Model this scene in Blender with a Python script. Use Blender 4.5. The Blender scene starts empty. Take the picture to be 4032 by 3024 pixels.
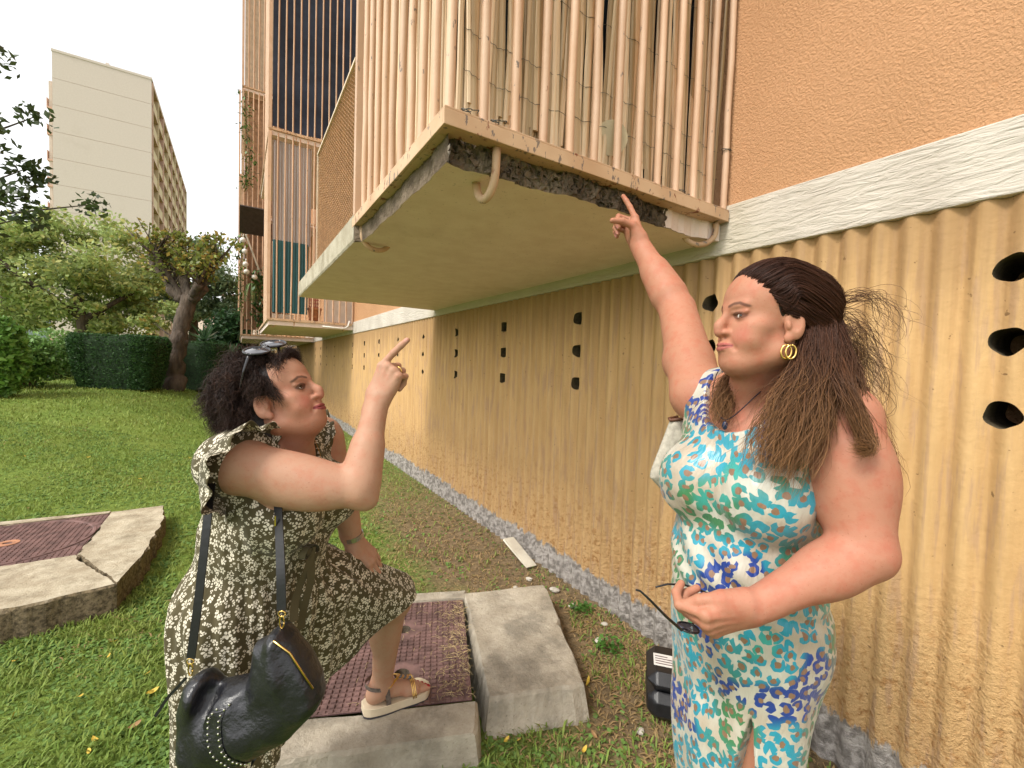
import bpy, bmesh, math, random
import numpy as np
from mathutils import Matrix, Vector
R = math.radians
SC = bpy.context.scene
rng = np.random.default_rng(7)
random.seed(7)
# ------------------------------------------------------------------ camera, sky, sun, exposure
YAW, PITCH, ROLL, CAMH, D = R(32.14), R(2.26), R(1.80), 1.42, 1.877
def make_camera():
    cy, sy, cp, sp = math.cos(YAW), math.sin(YAW), math.cos(PITCH), math.sin(PITCH)
    f = Vector((sy*cp, cy*cp, -sp)); r = Vector((cy, -sy, 0)); u = r.cross(f)
    r2 = math.cos(ROLL)*r + math.sin(ROLL)*u; u2 = -math.sin(ROLL)*r + math.cos(ROLL)*u
    cd = bpy.data.cameras.new('camera'); c = bpy.data.objects.new('camera', cd); SC.collection.objects.link(c)
    cd.sensor_width = 36; cd.sensor_fit = 'HORIZONTAL'; cd.lens = 15.38; cd.clip_start = 0.02; cd.clip_end = 3000
    m = Matrix((r2, u2, -f)).transposed().to_4x4(); m.translation = (0, 0, CAMH)
    c.matrix_world = m; SC.camera = c
make_camera()
SUN_EL, SUN_AZ = R(50), R(258)          # azimuth clockwise from +Y (the wall runs along +Y)
def make_world():
    w = bpy.data.worlds.new('World'); SC.world = w; w.use_nodes = True
    nt = w.node_tree; bg = nt.nodes['Background']
    sk = nt.nodes.new('ShaderNodeTexSky'); sk.sky_type = 'NISHITA'; sk.sun_disc = False
    sk.sun_elevation = SUN_EL; sk.sun_rotation = SUN_AZ; sk.air_density = 1.2; sk.dust_density = 1.6; sk.ozone_density = 1.0
    hs = nt.nodes.new('ShaderNodeHueSaturation'); hs.inputs['Saturation'].default_value = 0.02
    nt.links.new(sk.outputs[0], hs.inputs['Color']); nt.links.new(hs.outputs[0], bg.inputs['Color'])
    bg.inputs['Strength'].default_value = 0.15
    sd = bpy.data.lights.new('sun', 'SUN'); sd.energy = 1.5; sd.angle = R(14); sd.color = (1.0, 0.95, 0.86)
    so = bpy.data.objects.new('sun', sd); SC.collection.objects.link(so)
    d = Vector((math.sin(SUN_AZ)*math.cos(SUN_EL), math.cos(SUN_AZ)*math.cos(SUN_EL), math.sin(SUN_EL)))
    so.rotation_euler = d.to_track_quat('Z', 'Y').to_euler(); so.location = d*50
make_world()
SC.view_settings.view_transform = 'Standard'; SC.view_settings.look = 'None'
SC.view_settings.exposure = 1.0; SC.view_settings.gamma = 1.0; SC.view_settings.use_curve_mapping = False
SC.render.engine = 'CYCLES'; SC.cycles.max_bounces = 6; SC.cycles.diffuse_bounces = 4
SC.cycles.transparent_max_bounces = 6; SC.cycles.use_denoising = True
# ------------------------------------------------------------------ helpers
COL = SC.collection
def ss(a, b, t):
    s = np.clip((np.asarray(t, float)-a)/(b-a), 0, 1); return s*s*(3-2*s)
def ground_z(x, y): return 0.8*ss(2.5, 14, y)*ss(1.6, -2, x)
def v2w(p):
    p = np.asarray(p, float); c, s = math.cos(YAW), math.sin(YAW)
    return np.stack([p[..., 0]*c+p[..., 1]*s, -p[..., 0]*s+p[..., 1]*c, p[..., 2]], -1)
def tag(o, label=None, cat=None, group=None, kind=None):
    if label: o['label'] = label
    if cat: o['category'] = cat
    if group: o['group'] = group
    if kind: o['kind'] = kind
    return o
def empty(name, loc=(0, 0, 0), rz=0, **k):
    o = bpy.data.objects.new(name, None); COL.objects.link(o); o.location = loc; o.rotation_euler = (0, 0, rz)
    o.empty_display_size = 0.05
    return tag(o, **k)
def rootloc(o):
    m = Matrix.Identity(4)
    while o is not None: m = o.matrix_basis @ m; o = o.parent
    return m
class MB:
    """collects verts / faces, builds one mesh object"""
    def __init__(s): s.v = []; s.f = []; s.c = []; s.n = 0; s.uv = None
    def add(s, v, f, col=None):
        v = np.asarray(v, float).reshape(-1, 3)
        s.v.append(v); s.f.extend([tuple(int(i)+s.n for i in q) for q in f])
        s.c.append(np.tile(np.array(col if col is not None else (1, 1, 1), float), (len(v), 1)) if np.ndim(col) < 2 else np.asarray(col, float))
        s.n += len(v); return s
    def box(s, lo, hi, col=None, rot=None, piv=None, jit=0, bev=0):
        lo = np.array(lo, float); hi = np.array(hi, float)
        if bev > 0:
            c = (lo+hi)/2; h = (hi-lo)/2; b = min(bev, h.min()*.9); pts = []; 
            for sx in (-1, 1):
                for sy in (-1, 1):
                    for sz in (-1, 1):
                        S = np.array([sx, sy, sz])
                        for k in range(3):
                            q = h-b; q = q.copy(); q[k] = h[k]; pts.append(c+S*q)
            v = np.array(pts); f = hull_faces_bevbox()
        else:
            v = np.array([[x, y, z] for x in (lo[0], hi[0]) for y in (lo[1], hi[1]) for z in (lo[2], hi[2])])
            f = [(0, 1, 3, 2), (4, 6, 7, 5), (0, 4, 5, 1), (2, 3, 7, 6), (0, 2, 6, 4), (1, 5, 7, 3)]
        if jit: v = v+rng.uniform(-jit, jit, v.shape)
        if rot is not None:
            p = np.array(piv if piv is not None else (lo+hi)/2); v = (v-p) @ np.array(rot).T+p
        return s.add(v, f, col)
    def tube(s, pts, rad, n=8, col=None, cap=True):
        pts = np.asarray(pts, float); m = len(pts); rad = np.broadcast_to(np.asarray(rad, float), (m,))
        t = np.gradient(pts, axis=0); t /= np.linalg.norm(t, axis=1)[:, None]+1e-12
        up = np.array([0, 0, 1.]) if abs(t[0][2]) < .9 else np.array([1., 0, 0])
        a = np.cross(t[0], up); a /= np.linalg.norm(a); V = []
        for i in range(m):
            a = a-t[i]*(a@t[i]); a /= np.linalg.norm(a)+1e-12; b = np.cross(t[i], a)
            th = np.arange(n)*2*math.pi/n
            V.append(pts[i]+rad[i]*(np.cos(th)[:, None]*a+np.sin(th)[:, None]*b))
        f = [(i*n+j, i*n+(j+1) % n, (i+1)*n+(j+1) % n, (i+1)*n+j) for i in range(m-1) for j in range(n)]
        if cap: f += [tuple(range(n-1, -1, -1)), tuple((m-1)*n+j for j in range(n))]
        return s.add(np.concatenate(V), f, col)
    def ball(s, c, r, nu=12, nv=8, col=None, rot=None):
        c = np.array(c, float); r = np.broadcast_to(np.array(r, float), (3,)); v = []
        for i in range(nv+1):
            ph = math.pi*i/nv
            for j in range(nu):
                th = 2*math.pi*j/nu; v.append((math.sin(ph)*math.cos(th), math.sin(ph)*math.sin(th), math.cos(ph)))
        v = np.array(v)*r
        if rot is not None: v = v@np.array(rot).T
        f = [(i*nu+j, (i+1)*nu+j, (i+1)*nu+(j+1) % nu, i*nu+(j+1) % nu) for i in range(nv) for j in range(nu)]
        return s.add(v+c, f, col)
    def sheet(s, P, col=None, wrap=False):
        P = np.asarray(P, float); a, b = P.shape[:2]
        f = [(i*b+j, i*b+(j+1) % b, (i+1)*b+(j+1) % b, (i+1)*b+j) for i in range(a-1) for j in range(b if wrap else b-1)]
        return s.add(P.reshape(-1, 3), f, col)
    def build(s, name, mat=None, parent=None, smooth=False, usecol=False, world=True, **k):
        v = np.concatenate(s.v) if s.v else np.zeros((0, 3))
        c = np.concatenate(s.c) if usecol else None
        return mesh_obj(name, v, s.f, mat, parent, smooth, c, world, **k)
_bev = None
def hull_faces_bevbox():
    global _bev
    if _bev is None:
        bm = bmesh.new()
        for sx in (-1, 1):
            for sy in (-1, 1):
                for sz in (-1, 1):
                    for k in range(3):
                        q = [.7, .7, .7]; q[k] = 1; bm.verts.new((sx*q[0], sy*q[1], sz*q[2]))
        bm.verts.ensure_lookup_table(); bm.verts.index_update()
        r = bmesh.ops.convex_hull(bm, input=bm.verts[:]); bm.verts.index_update()
        _bev = [tuple(v.index for v in f.verts) for f in bm.faces]; bm.free()
    return _bev
def mesh_obj(name, v, f, mat=None, parent=None, smooth=False, col=None, world=True, uv=None, **k):
    v = np.asarray(v, float)
    if parent is not None and world:
        M_ = np.array(rootloc(parent).inverted()); v = v@M_[:3, :3].T+M_[:3, 3]
    me = bpy.data.meshes.new(name)
    if isinstance(f, np.ndarray):
        n = f.shape[1]; me.vertices.add(len(v)); me.vertices.foreach_set('co', v.astype(np.float32).ravel())
        me.loops.add(f.size); me.loops.foreach_set('vertex_index', f.astype(np.int32).ravel())
        me.polygons.add(len(f)); me.polygons.foreach_set('loop_start', np.arange(0, f.size, n, dtype=np.int32))
        me.update(calc_edges=True); me.validate()
    else:
        me.from_pydata(v.tolist(), [], f); me.update()
    if smooth: me.polygons.foreach_set('use_smooth', np.ones(len(me.polygons), bool))
    if col is not None:
        ca = me.color_attributes.new('Col', 'FLOAT_COLOR', 'POINT')
        ca.data.foreach_set('color', np.concatenate([np.asarray(col, np.float32)[:, :3], np.ones((len(v), 1), np.float32)], 1).ravel())
    if uv is not None:
        ul = me.uv_layers.new(name='UVMap'); li = np.empty(len(me.loops), np.int32); me.loops.foreach_get('vertex_index', li)
        ul.data.foreach_set('uv', np.asarray(uv, np.float32)[li].ravel())
    if mat is not None: me.materials.append(mat)
    o = bpy.data.objects.new(name, me); COL.objects.link(o)
    if parent is not None: o.parent = parent
    return tag(o, **k)
def bevel(o, w=.004, seg=2):
    m = o.modifiers.new('bevel', 'BEVEL'); m.width = w; m.segments = seg; m.limit_method = 'ANGLE'; return o
def rotm(axis, ang): return np.array(Matrix.Rotation(ang, 3, axis))
# ------------------------------------------------------------------ materials
class NT:
    def __init__(s, name):
        s.m = bpy.data.materials.new(name); s.m.use_nodes = True; s.t = s.m.node_tree; s.n = s.t.nodes
        s.b = s.n['Principled BSDF']
    def node(s, ty, **k):
        n = s.n.new('ShaderNode'+ty)
        for a, b in k.items():
            if a in n.inputs.keys() if isinstance(a, str) else False: s.set(n.inputs[a], b)
            elif a.startswith('i') and a[1:].isdigit(): s.set(n.inputs[int(a[1:])], b)
            else: setattr(n, a, b)
        return n
    def set(s, sock, v):
        if isinstance(v, bpy.types.NodeSocket): s.t.links.new(v, sock)
        elif isinstance(v, bpy.types.Node): s.t.links.new(v.outputs[0], sock)
        else:
            if hasattr(sock.default_value, '__len__') and not hasattr(v, '__len__'): v = (v,)*len(sock.default_value)
            if hasattr(v, '__len__') and len(v) == 3 and len(sock.default_value) == 4: v = (*v, 1)
            sock.default_value = v
    def out(s, k, v): s.set(s.b.inputs[k], v)
    def co(s, kind='Object'): return s.node('TexCoord').outputs[kind]
    def mapping(s, v, scale=(1, 1, 1), rot=(0, 0, 0), loc=(0, 0, 0)):
        n = s.node('Mapping'); s.set(n.inputs['Vector'], v); s.set(n.inputs['Scale'], scale); s.set(n.inputs['Rotation'], rot); s.set(n.inputs['Location'], loc); return n.outputs[0]
    def noise(s, v, scale, detail=3, rough=.55, dist=0):
        n = s.node('TexNoise'); s.set(n.inputs['Vector'], v); n.inputs['Scale'].default_value = scale; n.inputs['Detail'].default_value = detail
        n.inputs['Roughness'].default_value = rough; n.inputs['Distortion'].default_value = dist; return n.outputs['Fac']
    def ramp(s, fac, a=.4, b=.6, ca=0., cb=1.):
        n = s.node('MapRange'); n.clamp = True; n.interpolation_type = 'SMOOTHSTEP'
        s.set(n.inputs[0], fac); n.inputs[1].default_value = a; n.inputs[2].default_value = b; n.inputs[3].default_value = ca; n.inputs[4].default_value = cb
        return n.outputs[0]
    def mix(s, fac, a, b, mode='MIX'):
        n = s.node('MixRGB'); n.blend_type = mode; s.set(n.inputs[0], fac); s.set(n.inputs[1], a); s.set(n.inputs[2], b); return n.outputs[0]
    def math(s, op, a, b=0., c=0.):
        n = s.node('Math'); n.operation = op; s.set(n.inputs[0], a); s.set(n.inputs[1], b)
        if op in ('MULTIPLY_ADD', 'COMPARE', 'SMOOTH_MIN'): s.set(n.inputs[2], c)
        return n.outputs[0]
    def sep(s, v):
        n = s.node('SeparateXYZ'); s.set(n.inputs[0], v); return n.outputs
    def attr(s, name='Col'):
        n = s.node('Attribute'); n.attribute_name = name; return n.outputs['Color']
    def rand(s): return s.node('ObjectInfo').outputs['Random']
    def bump(s, h, strength=.5, dist=.01, prev=None):
        n = s.node('Bump'); n.inputs['Strength'].default_value = strength; n.inputs['Distance'].default_value = dist
        s.set(n.inputs['Height'], h)
        if prev is not None: s.set(n.inputs['Normal'], prev)
        return n.outputs[0]
def simple(name, col, rough=.6, var=.25, scale=12, bump=.3, bscale=60, bdist=.003, metal=0, spec=.4, attr=False, co='Object', randvar=0, stretch=(1, 1, 1), alpha=None):
    t = NT(name); c = t.co(co)
    if stretch != (1, 1, 1): c = t.mapping(c, stretch)
    base = t.attr() if attr else None
    d = tuple(x*(1-var) for x in col); l = tuple(min(1, x*(1+var*.6)) for x in col)
    cc = t.mix(t.ramp(t.noise(c, scale, 5), .3, .7), d, l)
    if attr: cc = t.mix(1.0, cc, base, 'MULTIPLY')
    if randvar:
        hv = t.node('HueSaturation'); t.set(hv.inputs['Color'], cc); t.set(hv.inputs['Value'], t.ramp(t.rand(), 0, 1, 1-randvar, 1+randvar)); cc = hv.outputs[0]
    t.out('Base Color', cc); t.out('Roughness', rough); t.out('Metallic', metal); t.out('Specular IOR Level', spec)
    if bump: t.out('Normal', t.bump(t.noise(c, bscale, 4), bump, bdist))
    return t.m
# ------------------------------------------------------------------ main building: fluted base wall, white band, stucco wall
def mat_flute():
    t = NT('fluted_plaster'); c = t.co(); x, y, z = t.sep(c)
    streak = t.noise(t.mapping(c, (1, 9, .8)), 2.2, 5, .6)
    col = t.mix(t.ramp(streak, .3, .7), (.50, .308, .135), (.585, .375, .175))
    col = t.mix(t.ramp(t.noise(t.mapping(c, (1, 14, 1.1)), 3.0, 4), .50, .64, 0, .65), col, (.42, .265, .16))
    # run-off stains from under the band
    top = t.math('ADD', z, t.math('MULTIPLY', t.noise(t.mapping(c, (1, 22, .3)), 1.6, 2), .9))
    col = t.mix(t.ramp(top, 1.95, 2.38, 0, .8), col, (.34, .205, .095))
    # dark specks
    col = t.mix(t.ramp(t.noise(c, 42, 2), .70, .76, 0, .75), col, (.16, .09, .04))
    # scuffed lower zone
    low = t.math('ADD', z, t.math('MULTIPLY', t.noise(t.mapping(c, (1, 1, .5)), 6, 4), -.35))
    roughz = t.ramp(low, .0, .75, 1, 0)
    nn = t.noise(c, 34, 4, .65)
    col = t.mix(t.math('MULTIPLY', roughz, t.ramp(nn, .50, .68)), col, (.36, .185, .065))
    # unpainted concrete foot, ragged edge
    foot = t.math('ADD', z, t.math('ADD', t.math('MULTIPLY', t.noise(t.mapping(c, (1, 1, .35)), 16, 5, .7), -.20), t.math('MULTIPLY', t.noise(c, 1.1, 2), -.12)))
    fm = t.ramp(foot, .0, .022, 1, 0)
    col = t.mix(fm, col, t.mix(t.ramp(t.noise(c, 30, 4), .35, .65), (.20, .18, .16), (.46, .42, .385)))
    t.out('Base Color', col); t.out('Roughness', .8); t.out('Specular IOR Level', .25)
    b1 = t.bump(t.math('MULTIPLY', t.noise(c, 55, 4, .7), t.math('ADD', roughz, .1)), 1.0, .020)
    b2 = t.bump(t.noise(c, 8, 3), .25, .02, b1); t.out('Normal', b2)
    return t.m
def mat_stucco():
    t = NT('orange_stucco'); c = t.co()
    col = t.mix(t.ramp(t.noise(c, 1.3, 3), .3, .7), (.49, .265, .135), (.54, .295, .155))
    vo = t.node('TexVoronoi'); t.set(vo.inputs['Vector'], c); vo.inputs['Scale'].default_value = 150; vo.feature = 'SMOOTH_F1'
    n1 = t.noise(c, 125, 3, .6)
    h = t.math('ADD', t.math('MULTIPLY', vo.outputs[0], -.6), t.ramp(n1, .35, .65))
    col = t.mix(t.ramp(n1, .28, .42, .35, 0), col, (.40, .17, .06))
    t.out('Base Color', col); t.out('Roughness', .85); t.out('Specular IOR Level', .2)
    t.out('Normal', t.bump(h, .65, .0045)); return t.m
def mat_band():
    t = NT('white_roughcast'); c = t.co()
    w = t.mapping(c, (1, 6, 34)); n = t.noise(w, 1.6, 5, .6, .8)
    col = t.mix(t.ramp(t.noise(c, 3, 3), .3, .7), (.52, .46, .395), (.62, .56, .49))
    col = t.mix(t.ramp(n, .30, .42, .30, 0), col, (.42, .36, .28))
    x, y, z = t.sep(c)
    col = t.mix(t.ramp(t.math('ADD', t.math('ABSOLUTE', t.math('SUBTRACT', y, 2.9)), t.math('MULTIPLY', t.noise(c, 4, 3), .5)), 1.9, 2.35, .55, 0), col, (.46, .40, .29))
    t.out('Base Color', col); t.out('Roughness', .8); t.out('Specular IOR Level', .25); t.out('Normal', t.bump(n, 1.0, .012)); return t.m
def mat_concrete(name, c1, c2, grime=(.06, .05, .04), bump=.6, gscale=5, g0=.55, g1=.75, attr=False, side=None):
    t = NT(name); c = t.co()
    col = t.mix(t.ramp(t.noise(c, 7, 6, .65), .3, .7), c1, c2)
    col = t.mix(t.ramp(t.noise(c, gscale, 5, .65), g0, g1, 0, .6), col, grime)
    col = t.mix(t.ramp(t.noise(c, 90, 3), .64, .72, 0, .5), col, tuple(x*.4 for x in c1))
    if attr: col = t.mix(1, col, t.attr(), 'MULTIPLY')
    if side is not None:      # raw cast sides show the aggregate, the top is trowelled
        nz = t.sep(t.node('NewGeometry').outputs['True Normal'])[2]
        col = t.mix(t.ramp(nz, .55, .8, 1, 0), col, t.mix(t.ramp(t.noise(c, 48, 5, .7), .35, .65), tuple(x*.5 for x in side), tuple(x*1.7 for x in side)))
    t.out('Base Color', col); t.out('Roughness', .88); t.out('Specular IOR Level', .2)
    t.out('Normal', t.bump(t.noise(c, 38, 7, .72), bump, .013)); return t.m
MAT = {}
MAT['flute'] = mat_flute(); MAT['stucco'] = mat_stucco(); MAT['band'] = mat_band()
MAT['hole'] = simple('vent_inside', (.10, .075, .04), .9, .5, 20)
bld = empty('apartment_building', (D, 0, 0), label='orange stucco apartment building on a fluted yellow base wall with rows of vent holes', cat='building')
PITCHF = .0836
def flute(y):
    w = .5-.5*np.cos(2*np.pi*np.asarray(y, float)/PITCHF)      # 0..1
    return -.025*(w**.75)                                       # ribs stand proud towards -X
def base_wall():
    HZ = (1.745, 1.537, 1.325); HR = .040; SQ = .062; top = 1.950
    zc = [0.0-.15]; zc += [.35, .8]
    for z in sorted(HZ): zc += [z-SQ, z+SQ]
    zc += [top]; zc = np.array(zc)
    holes = [.312+.935*k for k in range(0, 24)]
    step = PITCHF/12; ys = [np.arange(-1.3, 7.0, step), np.arange(7.0, 20, PITCHF/6), np.array([20, 26, 40.])]
    ys = np.concatenate(ys)
    # snap columns to the hole squares
    bounds = {}
    for hy in holes:
        a = int(np.argmin(abs(ys-(hy-SQ)))); b = int(np.argmin(abs(ys-(hy+SQ))))
        if b-a >= 2 and hy < 19: bounds[(a, b)] = hy
    def P(y, z): return np.stack([D+np.where(y < 20, flute(y), -.01), y, z], -1)
    Y, Z = np.meshgrid(ys, zc, indexing='ij'); V = P(Y, Z).reshape(-1, 3); nz = len(zc); F = []
    skip = set()
    sq_rows = [i for i in range(nz-1) if any(abs(zc[i]-(z-SQ)) < 1e-6 for z in HZ)]
    for (a, b) in bounds:
        for r in sq_rows:
            for i in range(a, b): skip.add((i, r))
    for i in range(len(ys)-1):
        for j in range(nz-1):
            if (i, j) not in skip: F.append((i*nz+j, i*nz+j+1, (i+1)*nz+j+1, (i+1)*nz+j))
    mb = MB(); mb.add(V, F)
    hb = []
    for (a, b), hy in bounds.items():
        for r in sq_rows:
            z0, z1 = zc[r], zc[r+1]; hz = (z0+z1)/2; mz = 8
            yb = list(ys[a:b+1]); zz = list(np.linspace(z0, z1, mz+1))
            per = [(y, z0) for y in yb]+[(yb[-1], z) for z in zz[1:]]+[(y, z1) for y in yb[::-1][1:]]+[(yb[0], z) for z in zz[::-1][1:-1]]
            per = np.array(per); ang = np.arctan2(per[:, 1]-hz, per[:, 0]-hy)
            rr = HR*(1+.05*np.sin(3*ang+hy*7+hz*11)+.03*np.sin(5*ang+hz*31))
            cir = np.stack([hy+rr*np.cos(ang), hz+rr*np.sin(ang)], 1); rings = []
            for tt in (0, .5, .85, 1): 
                q = per*(1-tt)+cir*tt; rings.append(P(q[:, 0], q[:, 1]))
            for dd in (.02, .10, .30):
                q = P(cir[:, 0], cir[:, 1]).copy(); q[:, 0] = D+dd; rings.append(q)
            n = len(per); base = mb.n; V2 = np.concatenate(rings[:4]); 
            mb.add(V2, [(k*n+i, (k+1)*n+i, (k+1)*n+(i+1) % n, k*n+(i+1) % n) for k in range(3) for i in range(n)])
            t = MB(); t.add(np.concatenate(rings[3:]), [(k*n+i, (k+1)*n+i, (k+1)*n+(i+1) % n, k*n+(i+1) % n) for k in range(3) for i in range(n)]+[tuple(3*n+i for i in range(n))])
            hb.append(t)
    o = mb.build('base_wall', MAT['flute'], bld, smooth=True)
    for t in hb: t.build('vent_hole', MAT['hole'], o, smooth=False)
base_wall()
def band_wall():
    b = MB(); b.box((D-.032, -1.4, 1.951), (D+.25, 40, 2.168)); bevel(b.build('white_band', MAT['band'], bld), .006)
    b = MB(); b.box((D-.012, -1.4, 2.169), (D+.25, 40, 16)); b.build('stucco_wall', MAT['stucco'], bld)
    b = MB(); b.box((D+.26, -1.4, -.15), (D+9, 40, 16)); b.build('building_core', MAT['stucco'], bld)
band_wall()
# ------------------------------------------------------------------ balconies (parts of the building)
def mat_paint(name, c1, c2, chip=(.20, .15, .12), rust=(.20, .055, .025), c0=.66, r0=.70, pscale=16):
    t = NT(name); c = t.co(); w = t.mapping(c, (1, 1, .45))
    col = t.mix(t.ramp(t.noise(c, 5, 3), .3, .7), c1, c2)
    rv = t.node('HueSaturation'); t.set(rv.inputs['Color'], col); t.set(rv.inputs['Value'], t.ramp(t.rand(), 0, 1, .9, 1.06)); col = rv.outputs[0]
    n = t.noise(w, pscale*2.2, 4, .6); ch = t.ramp(n, c0, c0+.03)
    col = t.mix(ch, col, chip)
    rs = t.ramp(t.noise(t.mapping(c, (1, 1, .6)), pscale, 5, .65), r0, r0+.06)
    col = t.mix(rs, col, rust)
    t.out('Base Color', col); t.out('Roughness', .55); t.out('Specular IOR Level', .35)
    b = t.bump(t.noise(c, 120, 3), .25, .002); t.out('Normal', t.bump(ch, -.6, .002, b)); return t.m
MAT['paint'] = mat_paint('peach_railing_paint', (.55, .35, .225), (.61, .41, .28))
MAT['rim'] = mat_paint('rusty_rim_paint', (.50, .31, .18), (.60, .41, .26), r0=.585, pscale=18, c0=.61)
MAT['slab'] = mat_concrete('cream_painted_concrete', (.70, .56, .49), (.77, .64, .57), grime=(.55, .42, .34), bump=.15, gscale=1.6, g0=.5, g1=.8)
MAT['slab_edge'] = mat_concrete('weathered_concrete', (.33, .28, .20), (.50, .45, .35), grime=(.13, .10, .06), bump=.5)
MAT['broken'] = mat_concrete('broken_aggregate', (.095, .068, .046), (.25, .19, .135), grime=(.040, .029, .019), bump=1.0, gscale=11)
def mat_cane():
    t = NT('split_cane'); c = t.co(); w = t.mapping(c, (1, 1, .06))
    col = t.mix(t.ramp(t.noise(w, 60, 4), .3, .7), (.60, .39, .20), (.77, .575, .355))
    hv = t.node('HueSaturation'); t.set(hv.inputs['Color'], col); t.set(hv.inputs['Value'], t.ramp(t.rand(), 0, 1, .52, 1.15)); t.set(hv.inputs['Saturation'], t.ramp(t.rand(), 0, 1, 1.1, .85))
    t.out('Base Color', t.mix(t.ramp(t.noise(c, 25, 3), .62, .72, 0, .6), hv.outputs[0], (.24, .12, .05))); t.out('Roughness', .5)
    t.out('Normal', t.bump(t.noise(w, 140, 3), .4, .002)); return t.m
MAT['cane'] = mat_cane()
MAT['navy'] = simple('dark_navy_backdrop', (.018, .022, .034), .9, .3, 5, .3, 200, .002)  # near-black colour that stands for the dark inside of the near balcony
MAT['wire'] = simple('grey_wire', (.06, .065, .06), .5, .2, 20, 0)
ZR, XR, YR, YR2, YS, ZS = 2.091, .482, 1.166, 2.325, 4.59, 2.016
def near_balcony():
    # slab: cream underside, near and front edges broken away under the rim
    nx, ny = 90, 40
    b = MB(); rr = np.random.default_rng(3)
    def edge_y(x): return 1.222-.014*np.sin(x*7)+.007*np.sin(x*23+1)+.004*np.sin(x*57)+.0025*np.sin(x*131)
    def edge_x(y): return np.where(y < 2.27, .522+.003*np.sin(y*19)+.002*np.sin(y*61), XR+.006)
    us = np.linspace(0, 1, nx); vs = np.concatenate([np.linspace(0, .31, 30), np.linspace(.32, 1, 24)])
    ys = 1.20+(YS-1.20)*vs
    P = np.zeros((len(vs), nx, 3))
    for j, v in enumerate(vs):
        x0 = float(edge_x(np.array(ys[j]))); xs = x0+(D-.03-x0)*us**1.0
        P[j, :, 0] = xs; P[j, :, 1] = ys[j]; P[j, :, 2] = ZS+.002*np.sin(xs*5+ys[j]*3)
    k = P[:, :, 1]
    near = edge_y(P[0, :, 0])
    for j in range(len(vs)): P[j, :, 1] = near+(ys[j]-1.20)/(YS-1.20)*(YS-near)
    # chipped corner of the underside
    b.sheet(P[::-1])
    slab = b.build('balcony', MAT['slab'], bld, smooth=True, label='balcony slab with cream underside and broken near edge')
    # broken aggregate face between underside edge and rim
    def broken(line, inward, n2=7, amp=.02):
        n1 = len(line); Q = np.zeros((n2, n1, 3))
        for k in range(n2):
            tt = k/(n2-1); Q[k] = line+np.array([0, 0, 1])*(tt*.085)+inward*(np.sin(tt*math.pi)*.012+tt*.022)
            if k > 0: Q[k] += rr.normal(0, amp*.35, (n1, 3))
        return Q
    xs = np.linspace(.53, 1.50, 160); ln = np.stack([xs, edge_y(xs)-.0005, np.full_like(xs, ZS)], 1)
    b = MB(); b.sheet(broken(ln, np.array([0, -.1, 0]), 10, .017)[:, :, :])
    yy = np.linspace(1.21, 2.30, 160); ln2 = np.stack([edge_x(yy)+.0, yy, np.full_like(yy, ZS)], 1)
    b.sheet(broken(ln2, np.array([-.1, 0, 0]), 8, .004)[::-1])
    b.build('broken_concrete', MAT['broken'], slab)
    # intact cream edge next to the wall, solid core above, weathered front edge beyond the railing
    b = MB(); xs = np.linspace(1.48, D-.034, 24); e = edge_y(xs)
    b.sheet(np.stack([np.stack([xs, e-.002*k, np.full_like(xs, ZS+.09*k)], 1) for k in (0, .5, 1)]))
    b.build('slab_end', MAT['slab'], slab)
    b = MB(); b.box((XR+.09, YR+.11, ZS+.03), (D-.034, YS-.01, ZS+.125)); b.build('slab_core', MAT['slab_edge'], slab)
    b = MB(); n = 60; yy = np.linspace(2.29, YS, n); j = rr.normal(0, .0015, (n,))
    rows = [np.stack([np.full(n, XR+.006)+j, yy, np.full(n, ZS+.0005)], 1), np.stack([np.full(n, XR)+j, yy, np.full(n, ZS+.012)], 1), np.stack([np.full(n, XR)+j, yy, np.full(n, ZS+.13)+j*2], 1), np.stack([np.full(n, XR+.12), yy, np.full(n, ZS+.132)], 1)]
    b.sheet(np.stack(rows)); xs = np.linspace(XR+.006, D-.034, 20)
    b.sheet(np.stack([np.stack([xs, np.full_like(xs, YS), np.full_like(xs, z)], 1) for z in (ZS+.001, ZS+.13)]))
    b.build('slab_face', MAT['slab_edge'], slab)
    # rim: folded steel channel on the near side and the front side
    for nm, lo, hi in (('rim', (XR, YR, ZR), (D-.036, YR+.010, ZR+.045)), ('rim', (XR, YR+.0105, ZR), (XR+.010, YR2, ZR+.045))):
        b = MB(); b.box(lo, hi); bevel(b.build(nm, MAT['rim'], slab), .002)
    for lo, hi in (((XR+.001, YR+.011, ZR+.0005), (D-.037, YR+.062, ZR+.009)), ((XR+.0105, YR+.0625, ZR+.0005), (XR+.062, YR2, ZR+.009))):
        b = MB(); b.box(lo, hi); bevel(b.build('rim_flange', MAT['rim'], slab), .002)
    for lo, hi in (((XR+.002, YR+.002, ZR+.0455), (D-.038, YR+.052, ZR+.053)), ((XR+.002, YR+.0525, ZR+.0455), (XR+.052, YR2, ZR+.053))):
        b = MB(); b.box(lo, hi); bevel(b.build('rim_top', MAT['rim'], slab), .002)
    # bars
    zt = 4.55; me = None
    def bar(x, y, r=.0142):
        b = MB(); zs = np.linspace(ZR+.05, zt, 12); w = rr.normal(0, .0012, (12, 2)); b.tube(np.stack([x+w[:, 0], y+w[:, 1], zs], 1), r, 12, cap=False); b.build('bar', MAT['paint'], slab, smooth=True)
    for i in range(13): bar(XR+.026+i*.1105, YR+.026)
    for i in range(1, 10): bar(XR+.026, YR+.026+i*.1105)
    b = MB(); b.box((XR+.004, YR2-.036, ZR+.052), (XR+.046, YR2, zt)); bevel(b.build('flat_post', MAT['paint'], slab), .003)
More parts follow.
